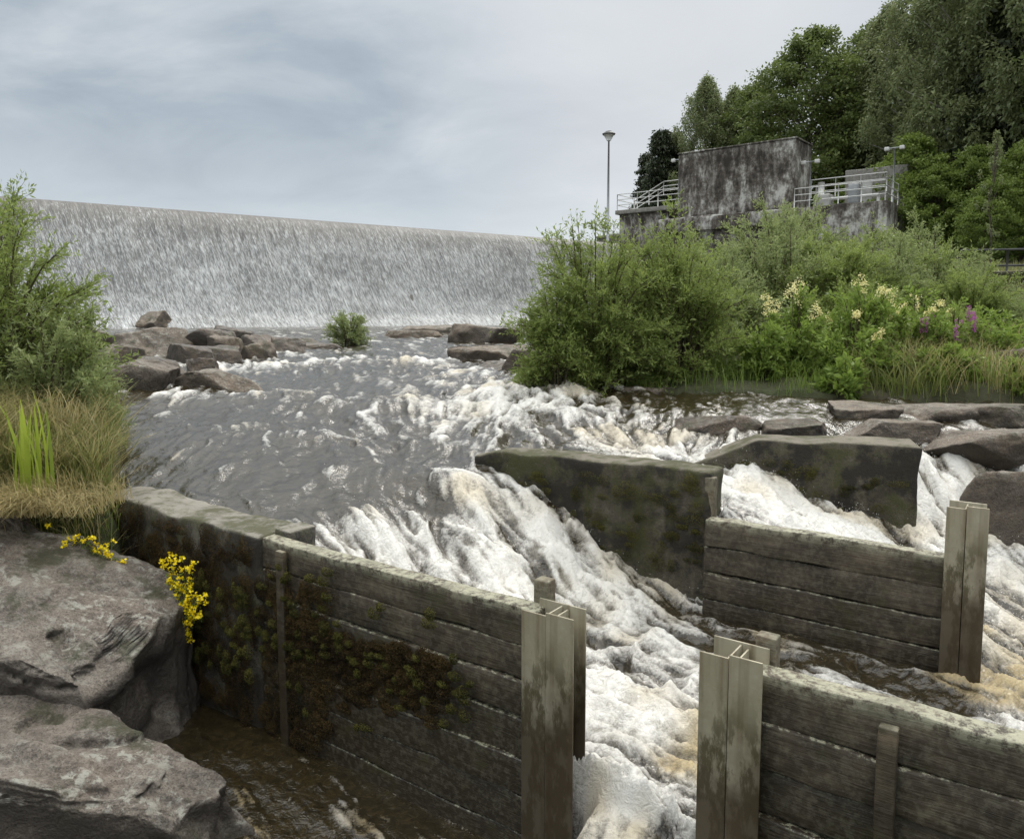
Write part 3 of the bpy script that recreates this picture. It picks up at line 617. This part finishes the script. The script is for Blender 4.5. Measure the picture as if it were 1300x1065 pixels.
def grass(name,xs,ys,n_,h0,h1,seed,mat,zfun=None,w=.006,lean=.6,cond=None,dens=True,label='tall unmown grass on the river bank',**kk):
    rg=np.random.default_rng(seed); x_=rg.uniform(*xs,n_); y_=rg.uniform(*ys,n_)
    k=np.ones(n_,bool)
    if cond is not None: k&=cond(x_,y_)
    if dens: k&=(n2(x_*2.5,y_*2.5,seed)>rg.uniform(-.9,.6,n_))
    x_=x_[k];y_=y_[k]; z_=(zfun or ground_z)(x_,y_)-.03; H=rg.uniform(h0,h1,len(x_))*(1+.3*n2(x_*2,y_*2,seed+1))
    V,F=blades(np.c_[x_,y_,z_],H,lean,seed,w,**kk)
    o_=mk(name,V,F,mat,attrs={'tint':np.repeat(np.clip(.45+.45*n2(x_*1.7,y_*1.7,seed+2)+rg.uniform(-.35,.35,len(x_)),0,1),8)}); o_['kind']='stuff'; o_['label']=label; o_['category']='grass'; return o_
grass('bank_grass',(-8,-3.1),(6.0,9.5),18000,.18,.5,1,M_grass,lean=.9,cond=lambda a,b:a<Lb(b)+.03)
grass('bank_grass',(-5.4,-3.12),(5.75,6.7),7000,.15,.40,9,M_grass,lean=1.1,cond=lambda a,b:a<-3.0)
grass('bank_grass',(-5.6,-3.12),(5.7,7.0),7000,.2,.55,39,M_dry,w=.004,lean=1.2,cond=lambda a,b:a<-3.0,label='dry seed-headed grass on the river bank')
grass('bank_grass',(-5.4,-3.0),(5.4,6.0),8000,.18,.42,29,M_dry,zfun=lambda a,b:np.full(len(a),-1.42),w=.004,lean=1.5,droop=2.4,bias=(.1,-.6,0),label='dry grass spilling over the edge of the rock')
grass('bank_grass',(-5.0,-3.12),(5.6,6.3),3500,.12,.3,19,M_herb,cond=lambda a,b:a<-3.0)
grass('bank_grass',(4.3,9.5),(8.8,12.5),15000,.15,.5,2,M_grass,cond=lambda a,b:a>Rb(b)-.1,lean=.9)
grass('bank_grass',(5.0,9.5),(8.8,11.5),6000,.25,.6,42,M_dry,w=.004,cond=lambda a,b:a>Rb(b)-.1,lean=.9,label='dry seed-headed grass above the rocks')
grass('bank_grass',(4.6,9.5),(8.8,12.5),12000,.12,.4,22,M_herb,cond=lambda a,b:a>Rb(b)-.1)
grass('bank_grass',(1.2,4.6),(9.4,12.5),8000,.12,.35,3,M_herb,cond=lambda a,b:a>Rb(b)-.05)
grass('bank_grass',(5,26),(12,34),30000,.25,.55,4,M_grass,w=.008)
def clump(px,py,z,n_,h0,h1,seed,label,mat,name='iris_plant',r_=.12,w=.011):
    rg=np.random.default_rng(seed); p=G(px,py,z); P=np.c_[rg.normal(size=n_)*r_*.6,rg.normal(size=n_)*r_*.6,np.zeros(n_)]
    V,F=blades(P,rg.uniform(h0,h1,n_),.18,seed,w,.1); o_=mk(name,V,F,mat,attrs={'tint':np.repeat(rg.uniform(0,1,n_),8)}); o_.location=p; tag(o_,label,'plant'); return o_
clump(45,625,-1.32,26,.5,.8,11,'bright green upright sword-leaved iris clump on the bank',M_sedge)
# ---------------------------------------------------------------- foreground walls
def local(pw,org,ang):
    d=np.array(pw[:2])-np.array(org[:2]); return d[0]*math.cos(ang)+d[1]*math.sin(ang), -d[0]*math.sin(ang)+d[1]*math.cos(ang)
def plankwall(e,x0,x1,depth,hs,seed,mat=M_wood,th=.11):
    rg=np.random.default_rng(seed); parts=[]; z=0
    k=0
    while z>-depth:
        h_=hs*rg.uniform(.88,1.12); o_=rg.uniform(-.014,.014)
        parts.append(rbox(x0,x1,o_,th+o_,z-h_+.008,z,.010,.06,.009,4,seed+k)); z-=h_; k+=1
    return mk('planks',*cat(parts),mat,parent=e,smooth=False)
def mossy(e,blobs,seed,mat,name='moss'):
    rg=np.random.default_rng(seed); Vs=[];ti=[]
    for (cx,cy,cz,rx_,rz_,th_,n_) in blobs:
        n_=int(n_*1.5)
        a=rg.uniform(0,6.28,n_); r_=np.sqrt(rg.uniform(0,1,n_)); lx=cx+np.cos(a)*r_*rx_; lz=cz+np.sin(a)*r_*rz_
        P=np.c_[lx,cy-th_*np.sqrt(1-r_**2*.95)*(1+.3*n2(lx*30,lz*30,seed)),lz]
        A=unit(rg.normal(size=(n_,3))*.8+[0,-.7,-.1]); L=rg.uniform(.004,.010,n_); Vs.append(leafV(P,A,L,L*.35,rg)); ti.append(np.clip(.18+rg.uniform(0,.35,n_)+.22*np.sin(a)+.35*n2(lx*5,lz*5,seed+3),0,1))
    return mk(name,*cat(Vs),mat,parent=e,attrs={'tint':np.repeat(np.concatenate(ti),4)})
w1=empty('timber_wall',(A1[0],A1[1],Z1),ang1); tag(w1,'weathered plank wall with rusty moss between concrete and steel post','wall')
plankwall(w1,0,tP1a+.06,1.75,.205,1)
mk('wooden_batten',*rbox(.22,.295,-.05,-.012,-1.75,-.03,.008,.08,.004,5,1),M_woodl,parent=w1)
mk('wooden_peg',*rbox(tP1a-.03,tP1a+.06,.125,.205,-.4,.12,.01,.06,.004,5,8),M_woodl,parent=w1)
rg=np.random.default_rng(12); bl=[];bg=[]
for k in range(330):
    bx_=rg.uniform(.30,1.65); bz=-.34-.17*math.sin(bx_*2.0)-abs(rg.normal())*.17+.07*n2(np.array([bx_*4]),np.array([.5]),3)[0]
    bl.append((bx_,0,bz,rg.uniform(.03,.09),rg.uniform(.02,.05),rg.uniform(.015,.05),380))
for k in range(130): bl.append((rg.uniform(.0,.7),-.01,rg.uniform(-1.35,-.22),rg.uniform(.03,.09),rg.uniform(.03,.10),.03,360))
for k in range(80): bg.append((rg.uniform(-.0,1.85),-.02,-.52+rg.normal()*.22,rg.uniform(.02,.055),rg.uniform(.015,.04),.035,320))
mossy(w1,bl,1,M_moss); mossy(w1,bg,2,M_mossg)
cw=empty('concrete_wall',(A1[0],A1[1],Z1),ang1); tag(cw,'mossy concrete river wall with lichened top edge','wall')
LEN=-local(G(150,636,Z1),A1,ang1)[0]
mk('wall_body',*rbox(-LEN-.35,-.012,-.03,.36,-1.9,.03,.03,.05,.022,3,4),M_concd,parent=cw)
mk('wall_return',*rbox(-.01,.16,.125,.35,-1.9,.035,.02,.06,.01,3,5),M_concd,parent=cw)
bl=[];bg=[]
for k in range(340): bl.append((rg.uniform(-LEN-.1,-.02),-.035,rg.uniform(-1.3,-.05),rg.uniform(.03,.11),rg.uniform(.03,.12),rg.uniform(.01,.055),340))
for k in range(50): bg.append((rg.uniform(-.75,-.02),-.07,rg.uniform(-1.0,-.35),rg.uniform(.02,.06),rg.uniform(.02,.06),rg.uniform(.02,.04),300))
mossy(cw,bl,3,M_moss); mossy(cw,bg,4,M_mossg)
def hpost(e,wd=.33,dp=.24,z0=-1.9,z1=.05):
    t=.009
    mk('front_flange',*rbox(0,wd*.47,-.06-t,-.06,z0,z1-.02,.003,.3),M_post,parent=e)
    mk('front_flange',*rbox(wd*.485,wd,-.06-t-.008,-.06-.008,z0,z1,.003,.3),M_post,parent=e)
    mk('rear_flange',*rbox(0,wd*.9,-.06+dp,-.06+dp+t,z0,z1-.01,.003,.3),M_post,parent=e)
    mk('web',*rbox(wd*.47-t,wd*.47,-.058,-.062+dp,z0,z1-.02,.002,.3),M_post,parent=e)
    mk('web',*rbox(wd*.56,wd*.56+t,-.066,-.062+dp,z0,z1-.03,.002,.3),M_post,parent=e)
gp='steel posts holding the plank walls'
def onw(A,ang,t_,z): return (A[0]+math.cos(ang)*t_,A[1]+math.sin(ang)*t_,z)
po1=empty('steel_post',onw(A1,ang1,tP1a+.03,Z1),ang1); tag(po1,'rust-stained steel H-post at the end of a mossy plank wall','post',gp); hpost(po1,(tP1b-tP1a)*.80,.155)
po2=empty('steel_post',onw(A1,ang1,tP2a+.02,Z1+.02),ang1); tag(po2,'pale steel H-post beside a wooden peg and foaming water','post',gp); hpost(po2,(tP2b-tP2a)*.84,.16,z1=.06)
w3=empty('timber_wall',onw(A1,ang1,tP2b-.03,Z1),ang1); tag(w3,'low plank wall with heavily lichened top edge','wall')
plankwall(w3,-.09,2.6,1.7,.2,21)
mk('wooden_peg',*rbox(-.10,-.01,.125,.195,-.4,.11,.01,.06,.004,5,8),M_woodl,parent=w3)
xb=t1(1118,898)-(tP2b-.03); mk('wooden_batten',*rbox(xb,xb+.07,-.06,-.016,-1.6,-.05,.008,.08,.004,5,3),M_woodl,parent=w3)
w2=empty('timber_wall',(A2[0],A2[1],Z1),ang2); tag(w2,'dark wet plank wall across the fish ladder with lichen on top','wall')
plankwall(w2,0,L2_+.05,.95,.19,31)
mk('wooden_batten',*rbox(-.06,.02,.13,.2,-.9,.28,.01,.06,.004,5,9),M_woodl,parent=w2)
po3=empty('steel_post',onw(A2,ang2,L2_-.0,Z1+.30),ang2); tag(po3,'tall brown-stained steel post at the end of a wet plank wall','post',gp); hpost(po3,.225,.15,-1.5,.05)
dw=unit((W0-W1)[:2]); aw=math.atan2(dw[1],dw[0]); Lw=float(np.linalg.norm((W0-W1)[:2]))
ww=empty('concrete_wall',(W1[0],W1[1],-1.18),aw); tag(ww,'dark mossy concrete wall splitting the rapids','wall')
V,F=rbox(-.25,Lw,-.0,.30,-1.6,0,.03,.04,.018,3,7); V[:,2]-=.03*ss(1.9,-.25,V[:,0])+.06*ss(0,-.25,V[:,0]); mk('wall_body',V,F,M_conc,parent=ww)
bg=[(rg.uniform(-.1,Lw-.1),-.012,rg.uniform(-.75,-.02)-.05,rg.uniform(.03,.10),rg.uniform(.02,.07),.012,260) for k in range(70)]
mossy(ww,bg,6,M_mossg)
E0=G(1170,566,-1.10); E1=G(925,556,-1.10); dw=unit((E0-E1)[:2]); aw=math.atan2(dw[1],dw[0]); Lw=float(np.linalg.norm((E0-E1)[:2]))
wr=empty('concrete_wall',(E1[0],E1[1],-1.10),aw); tag(wr,'dark broken concrete wall with sloping end beside a small waterfall','wall')
V,F=rbox(-.35,Lw,0,.36,-1.3,0,.025,.04,.018,3,9); V[:,2]-=.30*np.clip((.25-V[:,0])/.6,0,1)*(V[:,2]>-.9); mk('wall_body',V,F,M_conc,parent=wr)
bg=[(rg.uniform(0,Lw-.1),-.012,rg.uniform(-.5,-.1)-.1,rg.uniform(.03,.09),rg.uniform(.02,.05),.012,260) for k in range(24)]
mossy(wr,bg,7,M_mossg)
# ---------------------------------------------------------------- gate building
bo=np.array([11.45,54.0]); ba=-math.atan2(5,6.25)
bd=empty('dam_gate_building',(bo[0],bo[1],6.6),ba); tag(bd,'windowless dark stained concrete gate block on a broad plinth','building')
mk('wall',*rbox(0,8,0,3.0,.0,4.35,.06,.3,.04,1,3),M_bld,parent=bd)
mk('parapet',*rbox(-.06,8.06,-.06,3.06,4.351,4.45,.03,.4),M_bld,parent=bd)
mk('plinth',*rbox(-1.0,13.6,-.8,8,-4.5,-.02,.06,.4,.03,1,4),M_bld,parent=bd)
mk('ledge',*rbox(-1.3,9.0,-1.1,-.78,-1.0,-.1,.04,.3,.02,1,5),M_bld,parent=bd)
mk('deck',*rbox(-5.2,-.02,.3,3.0,.75,1.05,.04,.4),M_bldl,parent=bd)
mk('deck_support',*rbox(-5.0,-1.02,.6,2.7,-5,.75,.04,.4),M_bld,parent=bd)
mk('annex',*rbox(9.8,13.5,4.2,7.4,-.018,2.75,.05,.4,.02,1,6),M_bldl,parent=bd)
mk('annex_door',*rbox(10.6,11.5,4.15,4.19,.0,1.9,.01,.4),M_grey,parent=bd)
def rail(P,h,nr=3,r_=.03,sp=1.3):
    parts=[]
    for a,b in zip(P[:-1],P[1:]):
        a=np.array(a,float);b=np.array(b,float); L=np.linalg.norm(b-a); k=max(1,int(L/sp))
        for q in range(k+1): c=a+(b-a)*q/k; parts.append(tube(c,c+[0,0,h],r_,n=6))
        for j in range(nr): parts.append(tube(a+[0,0,h*(j+1)/nr],b+[0,0,h*(j+1)/nr],r_,n=6))
    return cat(parts)
def mkrail(P,h,label,**k):
    e=empty('metal_railing',(bo[0],bo[1],6.6),ba); tag(e,label,'railing','railings on the dam building'); mk('rails_and_posts',*rail(P,h,**k),M_white,parent=e)
mkrail([(-5.1,.45,1.05),(-.1,.45,1.05)],1.15,'white tubular railing on a concrete deck')
mkrail([(-5.1,.45,1.05),(-5.1,2.9,1.05)],1.15,'white tubular railing across the deck end')
mkrail([(-5.0,2.85,1.05),(-2.6,2.85,2.2),(-.1,2.85,2.2)],1.0,'white stair railing climbing beside the concrete block')
mkrail([(8.2,-.6,0),(13.4,-.6,0)],1.15,'white tubular railing around the gate machinery')
mkrail([(13.4,-.6,0),(13.4,4.0,0)],1.3,'white tubular railing at the platform edge')
mkrail([(8.3,2.2,.9),(12.8,2.2,.9)],1.15,'white railing behind the gate machinery')
hm=empty('gate_hoist',(bo[0],bo[1],6.6),ba); tag(hm,'white gate hoist machinery with pipes on the platform','machine')
mk('housing',*rbox(8.9,9.9,.8,1.7,.0,.9,.1,.3),M_grey,parent=hm); mk('motor',*tube((9.2,1.3,.91),(9.2,1.3,1.7),.2,n=14),M_white,parent=hm)
mk('pipe',*cat([tube((9.9,1.2,.6),(12.6,1.2,.6),.10,n=10),tube((12.6,1.2,.65),(12.6,1.2,0),.10,n=10)]),M_white,parent=hm)
hs=empty('control_cabinet',(bo[0],bo[1],6.6),ba); tag(hs,'grey control cabinet beside the hoist','cabinet'); mk('cabinet_body',*rbox(11.2,11.8,-.1,.4,0,1.2,.04,.3),M_pole,parent=hs); mk('cabinet_door',*rbox(11.26,11.74,-.13,-.102,.1,1.1,.01,.3),M_pole,parent=hs)
def flood(lx,ly,h,z0,label):
    e=empty('floodlight_post',(bo[0]+lx*math.cos(ba)-ly*math.sin(ba),bo[1]+lx*math.sin(ba)+ly*math.cos(ba),6.6+z0),ba); tag(e,label,'lamp','floodlight posts on the dam building')
    mk('pole',*tube((0,0,0),(0,0,h),.06,.04,8),M_pole,parent=e); mk('arm',*tube((-.45,0,h),(.45,0,h),.035,n=6),M_pole,parent=e)
    for sx in (-.42,.42): mk('lamp_head',*rbox(sx-.14,sx+.14,-.16,.08,h-.14,h+.08,.04,.2),M_white,parent=e)
flood(-.35,.8,4.2,0,'grey floodlight post beside the concrete block'); flood(8.6,1.0,3.0,0,'short floodlight post at the corner of the block'); flood(13.1,2.5,3.5,0,'floodlight post at the end of the platform')
p=D(773,168,55); sl_=empty('street_lamp',(p[0],p[1],6.2)); tag(sl_,'slim grey street lamp with conical lantern on the dam','lamp')
h_=p[2]-6.2
mk('pole',*tube((0,0,-1),(0,0,h_-.55),.10,.06,10),M_pole,parent=sl_)
mk('lamp_shade',*cat([tube((0,0,h_-.12),(0,0,h_+.05),.46,.2,14),tube((0,0,h_-.2),(0,0,h_-.121),.42,.47,14)]),M_dark,parent=sl_); mk('lantern_glass',*tube((0,0,h_-.6),(0,0,h_-.201),.14,.36,14),M_white,parent=sl_)
rw=empty('stone_wall',(13.6,22.5,0),-.25); tag(rw,'low weathered stone retaining wall beside trees','wall'); mk('wall_body',*rbox(0,14,0,.6,-1.5,1.15,.05,.2,.05,2,3),M_conc,parent=rw); mk('coping',*rbox(-.05,14.05,-.06,.66,1.153,1.26,.03,.3,.01),M_conc,parent=rw)
fe=empty('wooden_fence',(13.6,23.6,0),-.25); tag(fe,'dark rail fence above a stone wall','fence'); mk('rails_and_posts',*rail([(0,0,1.0),(9,0,1.0)],.95,nr=2,r_=.035,sp=1.2),M_dark,parent=fe)
# ---------------------------------------------------------------- trees
def tree_mesh(H,Rr,cb,seed,nc,nl,ls,kind='broad',leafm=M_tree,barkm=M_bark,tk=1.0):
    rg=np.random.default_rng(seed)
    hz=rg.uniform(0,1,nc)
    if kind=='spruce':
        hz=hz**1.2; env=(1-hz)*Rr+.2; th=rg.uniform(0,6.28,nc); rr=env*rg.uniform(.35,1,nc); cz=H*(cb+(1-cb)*hz)-rr*.25
        cr=np.full(nc,.5)
    else:
        env=Rr*np.sin(np.clip(hz*.86+.14,0,1)*math.pi)**(.6 if kind=='broad' else .75); th=rg.uniform(0,6.28,nc)
        env=env*(1+.32*n2(np.cos(th)*2+seed,hz*4+np.sin(th)*2,seed)); rr=env*np.sqrt(rg.uniform(.12,1,nc)); cz=H*(cb+(1-cb)*hz)
        cr=rg.uniform(.45,1.0,nc)*Rr*.19
    Cn=np.c_[np.cos(th)*rr,np.sin(th)*rr,cz]
    d=unit(rg.normal(size=(nc,nl,3))); rad=rg.uniform(.15,1.25,(nc,nl,1))**.7
    sc=np.array([1.3,1.3,.7])
    if kind=='birch': sc=np.array([.75,.75,1.8])
    if kind=='spruce': sc=np.array([1.5,1.5,.35])
    P=Cn[:,None]+d*rad*cr[:,None,None]*sc
    A=unit(d*.5+rg.normal(size=P.shape)*.7+np.array([0,0,-.9 if kind!='broad' else -.1]))
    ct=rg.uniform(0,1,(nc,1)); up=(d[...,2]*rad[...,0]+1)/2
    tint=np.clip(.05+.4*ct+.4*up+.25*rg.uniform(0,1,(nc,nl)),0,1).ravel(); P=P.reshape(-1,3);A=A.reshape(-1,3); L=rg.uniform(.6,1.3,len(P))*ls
    lv=leafV(P,A,L,L*(.32 if kind=='broad' else .22),rg)
    tr=[polytube(np.array([[0,0,-1],[.05,0,H*.2],[.15*rg.normal(),.15*rg.normal(),H*.55],[.2*rg.normal(),0,H*.97]]),np.array([1,.8,.45,.06])*H*.014*tk,8)]
    for k in rg.choice(nc,min(nc,60),replace=False):
        c=Cn[k]; z0=max(c[2]*.78,H*cb*.8); tr.append(polytube(np.array([[0,0,z0],c*[.5,.5,0]+[0,0,z0*.5+c[2]*.5],c]),np.array([.005,.003,.0012])*H*tk,5))
    return cat(tr),lv,np.repeat(tint,4),leafm,barkm
def tree(m,loc,label,name='tree',sc=1,rz=0,grp=None):
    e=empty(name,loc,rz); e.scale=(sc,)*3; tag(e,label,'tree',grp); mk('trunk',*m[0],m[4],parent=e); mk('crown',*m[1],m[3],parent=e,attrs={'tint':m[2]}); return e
gt='trees behind the dam'
def wz(x_,y_): return gz(x_,y_)-.2
def at(px,d): return ((px-650)/F_*d,d)
tb=tree_mesh(19,5.2,.16,1,360,115,.28,'broad',M_tree); t2=tree_mesh(21,4.2,.14,2,420,120,.27,'birch',M_tree2,M_birch); t3=tree_mesh(8,3.0,.08,3,180,110,.20,'broad',M_tree3); t4=tree_mesh(14,3.2,.05,4,280,75,.34,'spruce',M_spruce)
t5=tree_mesh(20,5.5,.12,5,400,115,.27,'broad',M_tree)
def put(m,px,d,sc,rz,label,name):
    x_,y_=at(px,d); return tree(m,(x_,y_,wz(x_,y_)),label,name,sc,rz,gt)
T={}
T['b']=put(tb,1020,68,1.0,0,'large dark green broadleaf tree','broadleaf_tree')
T['r']=put(t2,1170,58,1.05,0,'tall birch with drooping grey-green foliage','birch_tree')
T['l']=put(t3,1150,50,.95,0,'small bright green tree beside the dam platform','broadleaf_tree')
T['s']=put(t4,835,78,.98,0,'dark spruce showing above the concrete block','spruce_tree')
T['o']=put(t5,1260,62,1.2,0,'tall dark broadleaf tree with dense crown','broadleaf_tree')
for k,px,d,sc,rz in [('s',818,82,.88,1),('s',852,80,1.0,2),('r',890,76,.82,1),('r',925,78,.80,4),('b',955,74,.86,2),('o',1095,70,1.0,1),('r',1225,52,1.12,2),('b',1110,76,1.08,3),('r',1290,49,1.15,4),('o',1340,54,1.15,4),('r',1390,48,1.0,5),('r',1110,66,.95,6),('b',1200,66,1.15,5),('l',1225,46,.8,2),('l',1290,42,.8,3),('l',1180,47,.7,4),('l',1340,40,.9,1),('l',1085,58,.75,3),('b',1450,52,1.1,1),('s',1205,56,1.45,3),('s',1262,50,1.4,1),('o',1480,40,1.0,2),('l',1255,40,.55,5)]:
    x_,y_=at(px,d); cp_thing(T[k],(x_,y_,wz(x_,y_)),rz,sc)
t6=tree_mesh(5.5,.6,.3,9,30,30,.10,'birch',M_tree2,tk=.35)
x_,y_=at(1250,30); tree(t6,(x_,y_,wz(x_,y_)),'slender young tree standing in front of the woods','young_tree')
# ---------------------------------------------------------------- light
W=bpy.data.worlds.new("World"); bpy.context.scene.world=W; W.use_nodes=True; t=W.node_tree; t.nodes.clear()
class WT(MT):
    def __init__(s): s.t=t
w_=WT(); out=t.nodes.new('ShaderNodeOutputWorld')
el,rot=math.radians(48),math.radians(28)
sky=w_.n('TexSky',sky_type='NISHITA'); sky.sun_disc=False; sky.sun_elevation=el; sky.sun_rotation=rot
tc=w_.n('TexCoord').outputs['Generated']; sp=w_.n('SeparateXYZ',{0:tc}); zc=w_.math('ADD',w_.math('MAXIMUM',sp.outputs[2],0.0),.30)
pv=w_.n('CombineXYZ',{0:w_.math('DIVIDE',sp.outputs[0],zc),1:w_.math('DIVIDE',sp.outputs[1],zc),2:0.0}).outputs[0]
n1=w_.noise(w_.n('Mapping',{0:pv,1:(3.1,1.2,0),3:(.9,1.3,1)}).outputs[0],1.9,8,.58,.5); nb=w_.noise(w_.n('Mapping',{0:pv,1:(8,2,0),3:(.8,1.3,1)}).outputs[0],.8,3,.5,.3)
nn_=w_.math('ADD',w_.math('MULTIPLY',n1,.55),w_.math('MULTIPLY',nb,.45))
ccol=w_.ramp(nn_,[(.38,(.34,.40,.465)),(.49,(.45,.515,.575)),(.61,(.64,.69,.73))])
hor=w_.ramp(sp.outputs[2],[(.08,1),(.24,0)]); ccol=w_.mix(w_.math('MULTIPLY',hor,.75),ccol,(.76,.815,.855))
sund=(math.sin(math.radians(13))*math.cos(math.radians(20)),math.cos(math.radians(13))*math.cos(math.radians(20)),math.sin(math.radians(20)))
dt=w_.n('VectorMath',{0:tc,1:sund},operation='DOT_PRODUCT').outputs['Value']
ccol=w_.mix(w_.ramp(dt,[(.93,0),(.998,.7)]),ccol,(.88,.89,.90))
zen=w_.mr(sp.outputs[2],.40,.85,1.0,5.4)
warm=w_.mix(w_.mr(sp.outputs[2],.40,.7,0,.75),ccol,(.56,.55,.52))
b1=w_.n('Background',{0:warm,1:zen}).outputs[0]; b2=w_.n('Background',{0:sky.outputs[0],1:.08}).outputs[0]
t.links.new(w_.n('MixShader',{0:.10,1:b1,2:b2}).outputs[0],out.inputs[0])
sun=bpy.data.lights.new('sun','SUN'); sun.energy=1.5; sun.angle=math.radians(14); sun.color=(1,.96,.88); so=bpy.data.objects.new('sun',sun); C.objects.link(so)
sdv=Vector((math.sin(rot)*math.cos(el),math.cos(rot)*math.cos(el),math.sin(el))); so.rotation_euler=sdv.to_track_quat('Z','Y').to_euler()
cam=bpy.data.cameras.new('camera'); co=bpy.data.objects.new('camera',cam); C.objects.link(co); co.location=(0,0,0); co.rotation_euler=(math.pi/2-TH,0,0)
cam.sensor_width=36; cam.lens=36*F_/1300; cam.shift_y=-45/1300; cam.clip_start=.05; cam.clip_end=6000
bpy.context.scene.camera=co
vs_=bpy.context.scene.view_settings; vs_.view_transform='Standard'; vs_.look='None'; vs_.exposure=0
